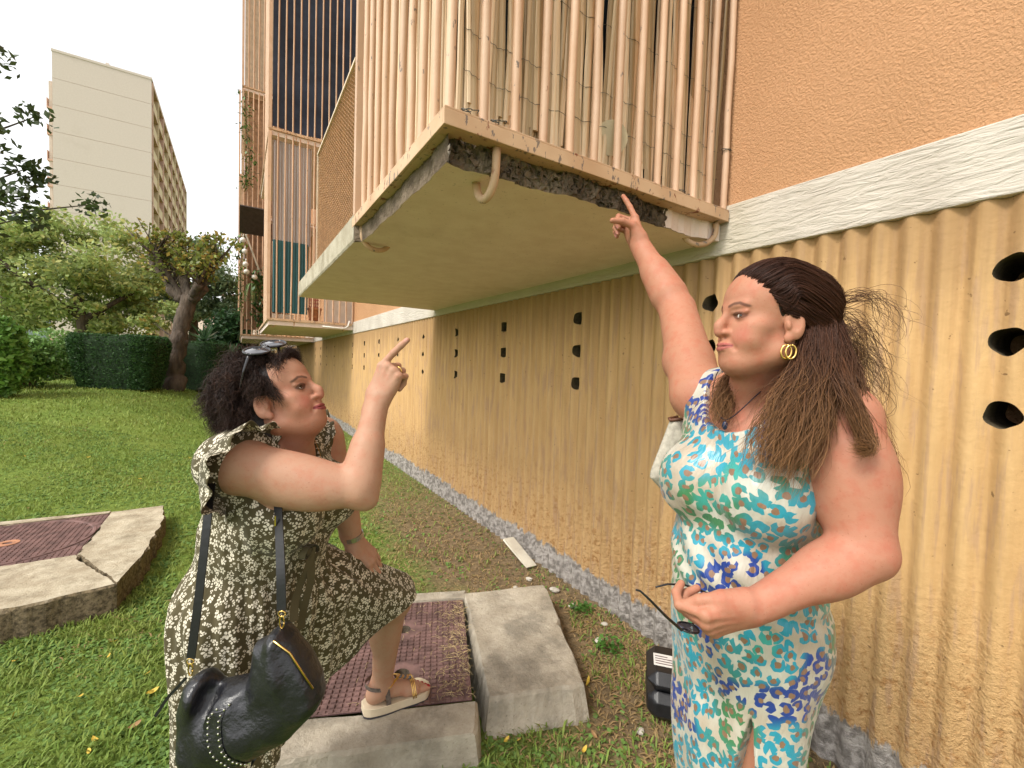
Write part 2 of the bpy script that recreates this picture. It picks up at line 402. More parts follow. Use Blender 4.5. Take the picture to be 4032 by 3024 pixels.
    # J hooks under the rim
    def hook(p, d, ln=.075, h=.075, back=.105, r=.0105):
        p = np.array(p, float); d = np.array(d, float); th = np.linspace(0, math.pi*.93, 16)
        pts = [p, p+np.array([0, 0, -h*.35])]
        c = p+d*back/2+np.array([0, 0, -h*.5])
        for a in th: pts.append(c-d*back/2*math.cos(a)+np.array([0, 0, -h*.75*math.sin(a)]))
        b = MB(); b.tube(np.array(pts), r, 10); b.build('hook', MAT['rim'], slab, smooth=True)
    hook((.672, YR+.036, ZR+.004), (-.12, .99, 0), back=.11, h=.115, r=.0135)
    hook((XR+.037, 2.27, ZR+.004), (.97, .10, 0), back=.15, h=.085, r=.0125)
    hook((1.80, YR+.036, ZR+.004), (-.85, .5, 0), back=.15, h=.085, r=.0125)
    # parapet panel with woven mesh beyond the post
    b = MB()
    y0, y1, z0, z1 = YR2+.002, 3.545, ZS+.131, 2.915
    for lo, hi in (((XR+.002, y0, z1), (XR+.03, y1, z1+.014)), ((XR+.002, y1-.014, z0), (XR+.03, y1, z1-.001))): b.box(lo, hi)
    MAT['panel_frame'] = simple('pale_frame_paint', (.70, .55, .40), .5, .15)
    b.build('panel_frame', MAT['panel_frame'], slab)
    b = MB(); r3 = np.random.default_rng(5)
    for i in range(int((y1-y0)/.0165)):
        y = y0+.008+i*.0165; n = 70; zs = np.linspace(z0, z1, n)
        b.tube(np.stack([XR+.012+.0035*np.cos(np.arange(n)*math.pi), y+.0062*np.cos(np.arange(n)*math.pi+(i % 2)*math.pi), zs], 1), .0021, 4, cap=False)
    MAT['mesh'] = simple('tan_woven_mesh', (.50, .30, .17), .6, .25, 30, 0)
    b.build('woven_mesh', MAT['mesh'], slab, kind='stuff')
    b = MB(); 
    for i in range(64):
        y = y0+.01+i*(y1-y0-.02)/64; b.box((XR+.028, y, z0), (XR+.034, y+.0175, z1-.002), jit=.001)
    b.build('mat_backing', simple('brown_reed_mat', (.40, .22, .11), .8, .35, 30, .5, 90), slab)
    return slab
NB = near_balcony()
# ------------------------------------------------------------------ split-cane screen tied inside the near railing
def cane_screen():
    r = np.random.default_rng(11)
    root = empty('cane_screen', (1.2, YR+.08, ZR+.055), label='split-cane privacy screen tied inside the near balcony railing', cat='screen')
    protos = []
    for k in range(9):
        b = MB(); n = 14; L = 1.0; wid = r.uniform(.0055, .0095); zs = np.linspace(0, L, n); rad = np.full(n, wid)
        for kn in r.integers(2, n-1, 3): rad[kn] *= 1.22
        wob = np.cumsum(r.normal(0, .0012, (n, 2)), 0); half = k % 3 != 0; m = 7; V = []
        for i in range(n):
            th = np.linspace(0, math.pi if half else 2*math.pi*(m-1)/m, m)+math.pi
            V.append(np.stack([wob[i, 0]+rad[i]*np.cos(th), wob[i, 1]*.4+rad[i]*.75*np.sin(th), np.full(m, zs[i])], 1))
        f = [(i*m+j, i*m+(j+1) % m, (i+1)*m+(j+1) % m, (i+1)*m+j) for i in range(n-1) for j in range(m)]
        f += [tuple(range(m-1, -1, -1)), tuple((n-1)*m+j for j in range(m))]
        me = bpy.data.meshes.new('cane'); me.from_pydata(np.concatenate(V).tolist(), [], f); me.materials.append(MAT['cane']); protos.append(me)
    def cane(x, y, rz, tilt, h, lift):
        o = bpy.data.objects.new('cane', protos[r.integers(9)]); COL.objects.link(o); o.parent = root
        o.location = (x-1.2, y-(YR+.08), lift); o.rotation_euler = (r.normal(0, .01), tilt, rz); s = r.uniform(.95, 1.5)
        o.scale = (s, 1, h)
    x = XR+.075
    while x < D-.06:
        cane(x, YR+.070+r.uniform(-.006, .010), 0, r.normal(0, .028), r.uniform(2.0, 2.4), r.uniform(-.0, .03) if r.random() < .8 else r.uniform(.04, .10)); x += r.uniform(.0068, .0125)
    y = YR+.09
    while y < YR2-.05:
        cane(XR+.072+r.uniform(-.006, .010), y, -math.pi/2, r.normal(0, .015), r.uniform(2.0, 2.4), r.uniform(0, .03)); y += r.uniform(.0065, .0115)
    b = MB()
    for zz in (2.42, 2.30, 2.66, 2.95):
        xs = np.linspace(XR+.08, D-.06, 120); b.tube(np.stack([xs, YR+.058+.004*np.sin(xs*300), zz+.012*np.sin(xs*6)+.004*np.sin(xs*90)], 1), .0009, 4)
    b.build('binding_wire', MAT['wire'], root)
    sh = empty('dark_backdrop', (1.2, YR+.13, ZR+.06), label='dark navy sheet added behind the cane screen to stand for the unlit balcony interior', cat='cloth')  # added sheet: stands in for the unlit interior and blocks the sky behind
    b = MB(); xs = np.linspace(XR+.12, D-.06, 40); b.sheet(np.stack([np.stack([xs, YR+.125+.012*np.sin(xs*14), np.full_like(xs, z)], 1) for z in np.linspace(ZR+.045, 4.5, 6)]))
    b.sheet(np.stack([np.stack([XR+.125+.01*np.sin(yy*12), yy, np.full_like(yy, z)], 1) for z in np.linspace(ZR+.045, 4.5, 6) for yy in [np.linspace(YR+.125, YR2, 20)]]))
    b.build('cloth', MAT['navy'], sh, smooth=True)
    # round cream cap caught among the canes
    b = MB(); b.tube([(1.165, YR+.052, ZR+.185), (1.168, YR+.058, ZR+.186)], .062, 28); o = b.build('round_lid', simple('cream_plastic', (.52, .42, .26), .4, .1, 8, .1), None); tag(o, 'round cream plastic lid stuck between the canes and the bars', 'lid')
    # black wire tie on the last bar, wire curls on the rim
    def tie(c, rad, n, seed, name, label):
        q = np.random.default_rng(seed); th = np.linspace(0, 2*math.pi*n, 40*n); c = np.array(c)
        pts = c+np.stack([rad*np.cos(th)*(1+.3*np.sin(th*.7)), rad*np.sin(th)*.9, .010*np.sin(th*.5+1)+np.linspace(0, .004, len(th))], 1)
        pts = np.concatenate([pts, pts[-1]+np.cumsum(np.concatenate([np.tile([[.0018, -.0012, 0.0]], (10, 1)), np.tile([[-.0005, .001, -.0012]], (6, 1))]), 0)])
        b = MB(); b.tube(pts, .0014, 5); o = b.build(name, MAT['wire']); tag(o, label, 'wire', 'wire ties on the near balcony')
    tie((XR+.026+12*.1105, YR+.026, 2.405), .018, 2, 1, 'wire_tie', 'dark wire knotted round the bar beside the stucco wall')
    tie((XR+.026+9*.1105+.03, YR+.012, ZR+.060), .013, 1, 2, 'wire_tie', 'loose dark wire curl lying on the rim near the wall')
    tie((XR+.075, YR+.012, ZR+.058), .013, 2, 3, 'wire_tie', 'wire curl round the foot of the corner bar')
    tie((XR+.17, YR+.010, ZR+.056), .012, 2, 4, 'wire_tie', 'tangled wire on the rim beside the second bar')
cane_screen()
# ------------------------------------------------------------------ farther balconies along the facade
def mat_corr(name, c1, c2, rough=.5):
    t = NT(name); c = t.co(); w = t.mapping(c, (9, 9, .25))
    t.out('Base Color', t.mix(t.ramp(t.noise(w, 2.2, 4), .3, .7), c1, c2)); t.out('Roughness', rough); return t.m
MAT['grey_sheet'] = mat_corr('grey_corrugated_plastic', (.34, .29, .27), (.50, .43, .41), .6)
MAT['teal_sheet'] = mat_corr('teal_corrugated_plastic', (.018, .085, .10), (.03, .13, .14))
MAT['awning'] = simple('slate_awning_cloth', (.035, .045, .075), .85, .35, 3, .2, 90)
MAT['white_plastic'] = simple('white_plastic', (.72, .68, .62), .4, .08)
MAT['terracotta'] = simple('terracotta', (.36, .14, .06), .8, .25, 20)
def plain_balcony(x0, x1, y0, y1, z, top, nb, label, nfront=0, r=.013):
    b = MB(); b.box((x0+.03, y0+.03, z-.075), (x1, y1, z)); s = b.build('balcony', MAT['slab'], bld, label=label)
    for lo, hi in (((x0, y0, z+.003), (x1-.04, y0+.05, z+.042)), ((x0, y0+.0505, z+.003), (x0+.05, y1, z+.042))):
        b = MB(); b.box(lo, hi); b.build('rim', MAT['rim'], s)
    for i in range(nb):
        x = x0+.026+i*(x1-.06-x0)/(nb-1); w = rng.normal(0, .006, (5, 2)); b = MB()
        b.tube(np.stack([x+w[:, 0]*.5, np.full(5, y0+.024), np.linspace(z+.04, top, 5)], 1), r, 8, cap=False); b.build('bar', MAT['paint'], s, smooth=True)
    for i in range(nfront):
        b = MB(); y = y0+.13+i*.13; b.tube([(x0+.024, y, z+.04), (x0+.024, y, top)], r, 6, cap=False); b.build('bar', MAT['paint'], s, smooth=True)
    b = MB(); b.box((x0-.004, y0-.006, z+.02), (x0+.045, y0+.04, top)); b.build('corner_post', MAT['paint'], s)
    return s
X2, Y2 = .42, 8.62
B2 = plain_balcony(X2, D-.013, Y2, 12.2, 2.09, 5.28, 13, 'second balcony, with grey and teal sheeting behind its bars', 12)
B2u = plain_balcony(X2, D-.013, Y2, 12.2, 5.30, 8.5, 13, 'upper balcony with dark awning cloth behind its bars', 12)
def hooks2(s, z):
    for (x, y, d) in ((X2+.03, Y2+.16, 1), (X2+.42, Y2+.03, 0), (D-.2, Y2+.03, 0)):
        th = np.linspace(0, math.pi*.9, 12); b = MB()
        if d: pts = np.stack([x+.06-.06*np.cos(th), np.full(12, y), z-.03-.07*np.sin(th)], 1)
        else: pts = np.stack([np.full(12, x), y+.06-.06*np.cos(th), z-.03-.07*np.sin(th)], 1)
        b.tube(np.concatenate([[pts[0]+[0, 0, .05]], pts]), .011, 8); b.build('hook', MAT['rim'], s, smooth=True)
hooks2(B2, 2.09); hooks2(B2u, 5.30)
def corrugated(name, x0, x1, y, z0, z1, mat, label, pitch=.045, amp=.009, cat='sheet'):
    n = int((x1-x0)/pitch*6); xs = np.linspace(x0, x1, n); yy = y+amp*np.sin(2*math.pi*xs/pitch)
    b = MB(); b.sheet(np.stack([np.stack([xs, yy, np.full(n, z)], 1) for z in (z0, z1)])); b.sheet(np.stack([np.stack([xs, yy+.003, np.full(n, z)], 1) for z in (z0, z1)]))
    o = b.build(name, mat, None, smooth=True); return tag(o, label, cat)
corrugated('corrugated_sheet', X2+.07, 1.10, Y2+.10, 3.46, 5.18, MAT['grey_sheet'], 'pale grey corrugated sheet above the teal one behind the balcony bars')
corrugated('corrugated_sheet', X2+.08, 1.06, Y2+.085, 2.24, 3.49, MAT['teal_sheet'], 'dark teal corrugated sheet low behind the balcony bars')
b = MB(); b.box((1.34, Y2+.09, 2.135), (1.83, Y2+.11, 2.60)); tag(b.build('white_panel', simple('chalky_board', (.62, .52, .45), .7, .1)), 'chalky white board standing behind the balcony bars beside the clay pot', 'board')
b = MB(); b.box((X2+.09, Y2+.055, 2.135), (X2+.42, Y2+.075, 2.21), jit=.006); tag(b.build('cloth_rag', simple('beige_rag', (.48, .40, .32), .9, .2)), 'crumpled beige rag below the teal corrugated sheet', 'rag')
def pot():
    p = empty('clay_pot', (1.19, Y2+.16, 2.135), label='terracotta pot with red grid behind the balcony bars', cat='pot')
    b = MB(); pr = [(.0, 0), (.085, 0), (.10, .08), (.112, .20), (.122, .205), (.122, .245), (.105, .25), (.10, .2)]
    th = np.arange(20)*2*math.pi/20
    b.sheet(np.stack([np.stack([1.19+r*np.cos(th), Y2+.16+r*np.sin(th), np.full(20, 2.135+z)], 1) for r, z in pr]), wrap=True); b.build('pot_body', MAT['terracotta'], p, smooth=True)
    b = MB()
    for i in range(6): b.tube([(1.10+i*.036, Y2+.16, 2.37), (1.10+i*.036, Y2+.16, 2.62)], .006, 6)
    for i in range(4): b.tube([(1.10, Y2+.16, 2.40+i*.06), (1.28, Y2+.16, 2.40+i*.06)], .006, 6)
    b.build('red_grid', simple('red_paint', (.30, .02, .02), .5), p)
pot()
def awning():
    a = empty('awning_cloth', (X2+.05, Y2+.12, 5.36), label='slate blue awning cloth hanging behind the bars of the upper balcony', cat='awning')
    xs = np.linspace(X2+.06, 1.84, 40); zs = np.linspace(5.40, 8.4, 24)
    P = np.zeros((24, 40, 3)); P[..., 0] = xs[None]; P[..., 2] = zs[:, None]; P[..., 1] = Y2+.10+.02*np.sin(xs*9)[None]+.012*np.sin(zs*4)[:, None]
    b = MB(); b.sheet(P); b.build('cloth', MAT['awning'], a, smooth=True)
awning()
b = MB(); b.tube([(1.30, Y2-.02, 2.045), (1.62, Y2-.02, 2.03), (1.70, Y2-.02, 2.04), (1.745, Y2-.02, 2.08), (1.77, Y2-.02, 2.18)], .014, 8); tag(b.build('drain_pipe', MAT['white_plastic'], None, smooth=True), 'thin white plastic drain pipe below the second balcony rim', 'pipe')
# third stack
X3, Y3 = .06, 13.6
B3 = [plain_balcony(X3, D-.013, Y3, 18.0, z, z+3.15, 16, l, 10, .016) for z, l in ((2.02, 'far balcony with climbing plants on its bars'), (5.22, 'far balcony with a folded dark shutter'), (8.42, 'far upper balcony behind a pale blind'))]
X4, Y4 = .0, 20.
for z, l in ((2.0, 'farthest low balcony along the facade'), (5.2, 'farthest middle balcony along the facade'), (8.4, 'farthest upper balcony along the facade')): plain_balcony(X4, D-.013, Y4, 26.0, z, z+3.15, 14, l, 6, .018)
def far_bits():
    b = MB(); b.box((X3+.06, Y3+.10, 8.5), (1.2, Y3+.12, 11.5)); tag(b.build('window_blind', simple('pale_beige_blind', (.55, .45, .34), .8, .15)), 'pale beige blind behind the bars of the far upper balcony', 'blind')
    b = MB(); b.box((X3+.07, Y3+.2, 2.2), (1.2, Y3+.22, 5.1)); tag(b.build('reed_blind', simple('brown_reed_blind', (.24, .13, .07), .85, .3)), 'brown reed blind inside the far plant-covered balcony', 'blind')
    b = MB(); b.box((X3+.07, Y3+.22, 5.3), (1.2, Y3+.24, 8.3)); tag(b.build('reed_blind', simple('tan_reed_blind', (.36, .22, .13), .85, .3)), 'tan reed blind inside the far balcony with the shutter', 'blind')
    # propped-open shutter
    s = empty('shutter', (.30, Y3-.03, 4.7), label='dark brown shutter propped open on a pale pole', cat='shutter')
    b = MB(); b.box((.02, Y3-.85, 4.55), (.60, Y3-.0, 4.585), rot=rotm('X', -.62), piv=(.3, Y3, 4.95)); b.build('shutter_leaf', simple('dark_brown_board', (.05, .035, .028), .7), s)
    b = MB(); b.tube([(.16, Y3-.50, 4.55), (.62, Y3-.06, 3.35)], .022, 8); b.build('prop_pole', simple('pale_pole', (.62, .56, .47), .6), s)
    rg = np.random.default_rng(4)
    # hanging white balls
    for i, (x, z) in enumerate(((.10, 4.42), (.14, 4.14), (.16, 3.82), (.18, 3.63), (.36, 3.52))):
        b = MB(); b.ball((x, Y3-.40, z), .066, 14, 10); b.tube([(x, Y3-.40, z+.062), (x+.01, Y3-.40, z+.14)], .012, 6); tag(b.build('hanging_ball', MAT['white_plastic'], None, smooth=True), 'white ball hanging among the plants under the propped shutter', 'ball', 'white balls under the shutter')
    lm = simple('climber_leaf', (.055, .12, .03), .5, .4, 9, 0, attr=True)
    def plant(name, label, pts, n, spread, s, hue):
        V = []; F = []; Cc = []; pts = np.array(pts)
        for i in range(n):
            u = rg.random()*(len(pts)-1); k = int(u); c = pts[k]*(1-u+k)+pts[k+1]*(u-k)+rg.normal(0, spread, 3)
            a = rg.normal(size=3); a /= np.linalg.norm(a); q = np.cross(a, [0, 0, 1.]); q /= np.linalg.norm(q)+1e-6; w = s*rg.uniform(.6, 1.3)
            V += [c-a*w, c+q*w*.45, c+a*w, c-q*w*.45]; F.append((4*i, 4*i+1, 4*i+2, 4*i+3)); g = rg.uniform(.5, 1.5); Cc += [(g*hue[0], g*hue[1], g*hue[2])]*4
        p = empty(name, tuple(pts[0]), label=label, cat='plant')
        mesh_obj('foliage', np.array(V), F, lm, p, col=np.array(Cc)); b = MB(); b.tube(pts, .008, 5); b.build('stem', simple('stem', (.09, .07, .03), .8), p)
    plant('climbing_plant', 'dark leafy climber below the white balls on the far balcony', [(.45, Y3-.25, 3.7), (.42, Y3-.2, 3.2), (.50, Y3-.15, 2.7), (.52, Y3-.12, 2.3)], 420, .10, .07, (.8, .9, .8))
    plant('climbing_plant', 'yellowish climber along the outer post of the far balcony', [(.04, Y3-.2, 4.6), (.06, Y3-.15, 4.0), (.05, Y3-.2, 3.3), (.08, Y3-.2, 2.6)], 330, .07, .05, (2.2, 1.6, .8))
    plant('climbing_plant', 'pale climber high on the far middle balcony', [(.12, Y3-.12, 8.2), (.16, Y3-.1, 7.3), (.25, Y3-.1, 6.4), (.10, Y3-.1, 5.8)], 300, .09, .05, (1.6, 1.5, 1.2))
    p = empty('spider_plant', (.33, Y3-.3, 3.35), label='hanging plant with long drooping strap leaves on the far balcony', cat='plant'); b = MB()
    for i in range(34):
        a = rg.uniform(0, 6.28); L = rg.uniform(.25, .5); t = np.linspace(0, 1, 7); r = .05+.17*t
        ctr = np.stack([.33+r*math.cos(a), Y3-.3+r*math.sin(a), 3.32+.12*np.sin(t*2.2)-L*1.3*t*t], 1); w = np.stack([-math.sin(a)*np.ones(7), math.cos(a)*np.ones(7), np.zeros(7)], 1)*(.014*(1-t*.8))[:, None]
        b.sheet(np.stack([ctr-w, ctr+w]))
    b.build('strap_leaves', simple('strap_leaf', (.12, .19, .045), .5, .3), p, smooth=True)
far_bits()
# ------------------------------------------------------------------ ground, grass
def mat_ground():
    t = NT('lawn_soil'); c = t.co(); x, y, z = t.sep(c)
    n = t.noise(c, 1.7, 5, .6); n2 = t.noise(c, 24, 4, .6)
    g = t.mix(t.ramp(n2, .3, .7), (.095, .155, .028), (.195, .265, .055))
    g = t.mix(t.ramp(n, .45, .62, 0, .35), g, (.20, .23, .05))
    soil = t.mix(t.ramp(n2, .3, .7), (.13, .095, .055), (.28, .20, .115))
    # worn strip along the wall and round the covers (X > 0.9)
    worn = t.math('MULTIPLY', t.ramp(t.math('ADD', x, t.math('MULTIPLY', n, .9)), 1.25, 1.75), t.ramp(y, 3.2, 6.5, 1, .25))
    col = t.mix(worn, g, soil)
    t.out('Base Color', col); t.out('Roughness', .95); t.out('Specular IOR Level', .1)
    t.out('Normal', t.bump(t.noise(c, 60, 5, .7), .9, .02)); return t.m
def ground():
    xs = np.concatenate([np.linspace(-700, -22, 12), np.linspace(-20, 2.4, 75), np.linspace(3, 700, 8)]); ys = np.concatenate([np.linspace(-300, -3, 6), np.linspace(-2, 30, 120), np.linspace(33, 900, 14)])
    X, Y = np.meshgrid(xs, ys, indexing='ij'); Z = ground_z(X, Y)+np.where((abs(X) < 20) & (Y < 30), .012*np.sin(X*3+1)*np.sin(Y*2.3), 0)*ss(1.8, .6, X)-.004
    n, m = X.shape; idx = np.arange(n*m).reshape(n, m)
    F = np.stack([idx[:-1, :-1], idx[1:, :-1], idx[1:, 1:], idx[:-1, 1:]], -1).reshape(-1, 4)
    tag(mesh_obj('ground', np.stack([X, Y, Z], -1).reshape(-1, 3), F, mat_ground(), smooth=True), 'green lawn sloping gently up from the wall', kind='structure')
ground()
COVERS = []      # keep-out rectangles for grass: (function xy -> bool)
SLAB_A = np.array([(.80, 2.30), (1.08, 2.17), (1.60, 2.06), (1.66, 1.95), (1.26, 1.27), (.80, 1.42), (.74, 1.33), (.13, 1.55), (.10, 1.75), (.5, 2.42)])
SLAB_B = np.array([(-.50, 4.72), (-.43, 4.1), (-.56, 3.17), (-1.05, 3.05), (-2.4, 3.6), (-2.4, 4.9)])
def inpoly(P, poly):
    x, y = P[:, 0], P[:, 1]; r = np.zeros(len(P), bool); n = len(poly)
    for i in range(n):
        x1, y1 = poly[i]; x2, y2 = poly[(i+1) % n]
        c = ((y1 > y) != (y2 > y)) & (x < (x2-x1)*(y-y1)/(y2-y1+1e-12)+x1); r ^= c
    return r
def vnoise(x, y, s, seed=0):
    r = np.random.default_rng(seed); G = r.random((64, 64)); u = (x*s) % 64; v = (y*s) % 64
    i = u.astype(int); j = v.astype(int); fu = u-i; fv = v-j; fu = fu*fu*(3-2*fu); fv = fv*fv*(3-2*fv)
    g = lambda a, b: G[a % 64, b % 64]
    return (g(i, j)*(1-fu)+g(i+1, j)*fu)*(1-fv)+(g(i, j+1)*(1-fu)+g(i+1, j+1)*fu)*fv
def grass():
    r = np.random.default_rng(21)
    def cand(n, d0, d1):
        # uniform over the wedge the picture can see, a little wider
        dep = np.sqrt(r.uniform(d0**2, d1**2, n)); lat = r.uniform(-1.35, 1.3, n)*dep
        p = v2w(np.stack([lat, dep, np.zeros(n)], 1)); return p
    P = []; S = []
    for n, d0, d1, s in ((72000, .85, 2.6, 1.0), (90000, 2.6, 6, 1.1), (70000, 6, 12, 1.6), (42000, 12, 24, 2.6)):
        p = cand(n, d0, d1); P.append(p); S.append(np.full(n, s))
    P = np.concatenate(P); S = np.concatenate(S); x, y = P[:, 0], P[:, 1]
    k = (x < D-.03) & ~inpoly(P, SLAB_A) & ~inpoly(P, SLAB_B) & (x > -14)
    P, S = P[k], S[k]; x, y = P[:, 0], P[:, 1]
    n1 = vnoise(x, y, 2.1, 1); n2 = vnoise(x, y, 7.3, 2); n3 = vnoise(x, y, .55, 3)
    worn = ss(.9, 1.6, x+.5*n1)*(1-.7*ss(3.2, 7, y))
    keep = r.random(len(P)) > worn*(.12+.5*(n2 > .5)); P, S, n1, n2, n3, worn = P[keep], S[keep], n1[keep], n2[keep], n3[keep], worn[keep]
    n = len(P); z0 = ground_z(P[:, 0], P[:, 1])-.006
    a = r.uniform(0, 2*math.pi, n); dry = (r.random(n) < worn*.74+.05*(n1 > .62)); clover = (r.random(n) < .55*(n2 > .35)) & ~dry & (S < 1.5)
    H = S*r.uniform(.016, .040, n)*np.where(dry, .55, 1)*np.where(clover, .5, 1); W = S*np.where(clover, r.uniform(.006, .011, n), r.uniform(.0018, .0042, n))*np.where(S > 1.5, 1.3, 1); lean = np.where(dry, r.uniform(1.2, 3.0, n), r.uniform(.3, 1.3, n))
    d = np.stack([np.cos(a), np.sin(a), 0*a], 1); w = np.stack([-np.sin(a), np.cos(a), 0*a], 1)*W[:, None]
    B = np.stack([P[:, 0], P[:, 1], z0], 1); up = np.array([0, 0, 1.])
    m = B+d*(H*lean*.35)[:, None]+up*(H*.62)[:, None]; tip = B+d*(H*lean)[:, None]+up*(np.where(dry, .35, np.where(clover, .62, .95))*H)[:, None]
    V = np.stack([B-w*.6, B+w*.6, m+w, m-w, tip+w*np.where(clover, .8, .12)[:, None], tip-w*np.where(clover, .8, .12)[:, None]], 1).reshape(-1, 3)
    i = np.arange(n)[:, None]*6; F = np.concatenate([i+np.array([[0, 1, 2, 3]]), i+np.array([[3, 2, 4, 5]])])
    g = r.uniform(.75, 1.3, n)[:, None]; yl = (n3*.55+n1*.25+r.normal(0, .12, n))[:, None]
    base = np.array([.150, .235, .040])*(1-yl)+np.array([.30, .34, .085])*yl
    base = np.where(clover[:, None], np.array([.150, .25, .060])*g, base*g); base = np.where(dry[:, None], np.array([.36, .25, .12])*g, base)
    base *= np.where(S > 2, 1.05, 1)[:, None]
    t = NT('grass_blade'); t.out('Base Color', t.attr()); t.out('Roughness', .6); t.out('Specular IOR Level', .25)
    tr = t.node('BsdfTranslucent'); t.set(tr.inputs[0], t.attr()); mx = t.node('MixShader'); mx.inputs[0].default_value = .3
    t.t.links.new(t.b.outputs[0], mx.inputs[1]); t.t.links.new(tr.outputs[0], mx.inputs[2]); t.t.links.new(mx.outputs[0], t.n['Material Output'].inputs[0])
    tag(mesh_obj('grass', V, F, t.m, col=np.repeat(base, 6, 0)), 'short clovery lawn grass', 'grass', kind='stuff')
grass()
def leaves_litter():
    r = np.random.default_rng(8); mats = [simple('yellow_dead_leaf', (.62, .42, .06), .6, .3, 30, 0), simple('brown_dead_leaf', (.30, .17, .07), .7, .3, 30, 0), simple('pale_dead_leaf', (.62, .55, .38), .6, .2, 30, 0)]
    meshes = []
    for k in range(6):
        u = np.linspace(-1, 1, 7); wv = (1-u*u)**.7*.38; cz = r.uniform(.1, .5)
        top = np.stack([u, wv, cz*u*u+.25*wv], 1); mid = np.stack([u, 0*u, cz*u*u], 1); bot = np.stack([u, -wv, cz*u*u+.2*wv], 1)
        me = bpy.data.meshes.new('fallen_leaf'); b = MB(); b.sheet(np.stack([top, mid, bot])*.5); me.from_pydata(np.concatenate(b.v).tolist(), [], b.f); me.materials.append(mats[(0, 0, 2, 0, 1, 2)[k]]); meshes.append(me)
    kinds = ('curled yellow leaf lying on the lawn', 'curled yellow leaf lying on the lawn', 'bleached pale leaf lying on the lawn', 'curled yellow leaf lying on the lawn', 'brown dry leaf lying on the lawn', 'bleached pale leaf lying on the lawn')
    pts = []
    for (lo, hi, dep, n) in (((-1.25), .25, (1.3, 2.6), 46), (-1.2, -.3, (2.6, 6), 26), (.0, .75, (1.5, 3.2), 44)):
        for _ in range(n):
            dd = r.uniform(*dep); pts.append(v2w((r.uniform(lo, hi)*dd, dd, 0)))
    for p in pts:
        q = np.array([p]); 
        if p[0] > D-.06 or inpoly(q, SLAB_A)[0] or inpoly(q, SLAB_B)[0]: continue
        k = r.integers(6); o = bpy.data.objects.new('fallen_leaf', meshes[k]); COL.objects.link(o); s = r.uniform(.022, .05)
        o.location = (p[0], p[1], float(ground_z(p[0], p[1]))+.012); o.rotation_euler = (r.normal(0, .35), r.normal(0, .35), r.uniform(0, 6.28)); o.scale = (s, s, s)
        tag(o, kinds[k], 'leaf', ('yellow fallen leaves', 'yellow fallen leaves', 'pale fallen leaves', 'yellow fallen leaves', 'brown fallen leaves', 'pale fallen leaves')[k])
leaves_litter()
# ------------------------------------------------------------------ trees, shrubs, hedges, tower, hillside
def mat_leaf(name, tr=.35, rough=.45):
    t = NT(name); a = t.attr(); t.out('Base Color', a); t.out('Roughness', rough); t.out('Specular IOR Level', .35)
    q = t.node('BsdfTranslucent'); t.set(q.inputs[0], a); mx = t.node('MixShader'); mx.inputs[0].default_value = tr
    t.t.links.new(t.b.outputs[0], mx.inputs[1]); t.t.links.new(q.outputs[0], mx.inputs[2]); t.t.links.new(mx.outputs[0], t.n['Material Output'].inputs[0]); return t.m
MAT['leaf'] = mat_leaf('leaf'); MAT['bark'] = simple('bark', (.095, .070, .052), .95, .45, 9, 1.0, 22, .03, stretch=(1, 1, .35)); MAT['twig'] = simple('twig', (.12, .085, .06), .9, .3, 20, 0)
RB = np.random.default_rng(31)
def leaf_mesh(clusters, size, col, var=.3, aspect=.5, shell=.55, upb=.35, yellow=0, colb=None):
    """clusters: (center, radii, count)"""
    Ps = []; Cs = []
    for c, r, n in clusters:
        d = RB.normal(size=(n, 3)); d /= np.linalg.norm(d, axis=1)[:, None]; rad = RB.uniform(0, 1, n)**shell; p = np.array(c)+d*rad[:, None]*np.array(r)
        cc = np.array(col)*(RB.uniform(1-var, 1+var, (n, 1))*RB.uniform(.8, 1.2))
        if colb is not None: m = RB.random(n) < yellow; cc[m] = np.array(colb)*RB.uniform(.8, 1.2, (m.sum(), 1))
        Ps.append(p); Cs.append(cc)
    P = np.concatenate(Ps); C = np.concatenate(Cs); n = len(P); nn = RB.normal(size=(n, 3)); nn[:, 2] += upb*2; nn /= np.linalg.norm(nn, axis=1)[:, None]
    a = np.cross(nn, RB.normal(size=(n, 3))); a /= np.linalg.norm(a, axis=1)[:, None]+1e-9; b = np.cross(nn, a); s = size*RB.uniform(.55, 1.3, n)[:, None]
    V = np.stack([P-a*s, P+b*s*aspect-a*s*.1, P+a*s+nn*s*-.15, P-b*s*aspect-a*s*.1], 1).reshape(-1, 3); F = np.arange(4*n).reshape(-1, 4)
    return V, F, np.repeat(C, 4, 0)
def tree(name, label, base, limbs, clusters, size, col, **k):
    group = k.pop('group', None)
    t = empty(name, base, label=label, cat='tree', group=group); b = MB()
    for pts, rad in limbs:
        pts = np.array(pts, float); m = len(pts); u = np.linspace(0, m-1, m*4); q = np.stack([np.interp(u, np.arange(m), pts[:, i]) for i in range(3)], 1); rr = np.interp(u, np.arange(m), rad); q[1:-1] += RB.normal(0, 1, (len(q)-2, 3))*rr[1:-1, None]*.12; b.tube(q, rr*RB.uniform(.92, 1.1, len(rr)), 9)
    b.build('trunk', MAT['bark'], t, smooth=True); V, F, C = leaf_mesh(clusters, size, col, **k); mesh_obj('crown', V, F, MAT['leaf'], t, col=C); return t
def blobs(c, r, n, rc, cnt, flat=.7):
    out = []
    for _ in range(n):
        d = RB.normal(size=3); d /= np.linalg.norm(d); q = np.array(c)+d*np.array(r)*RB.uniform(.45, 1)**.6; s = rc*RB.uniform(.6, 1.25); out.append((q, (s, s, s*flat), cnt))
    return out
vw = lambda x, d, z: v2w((x, d, z))
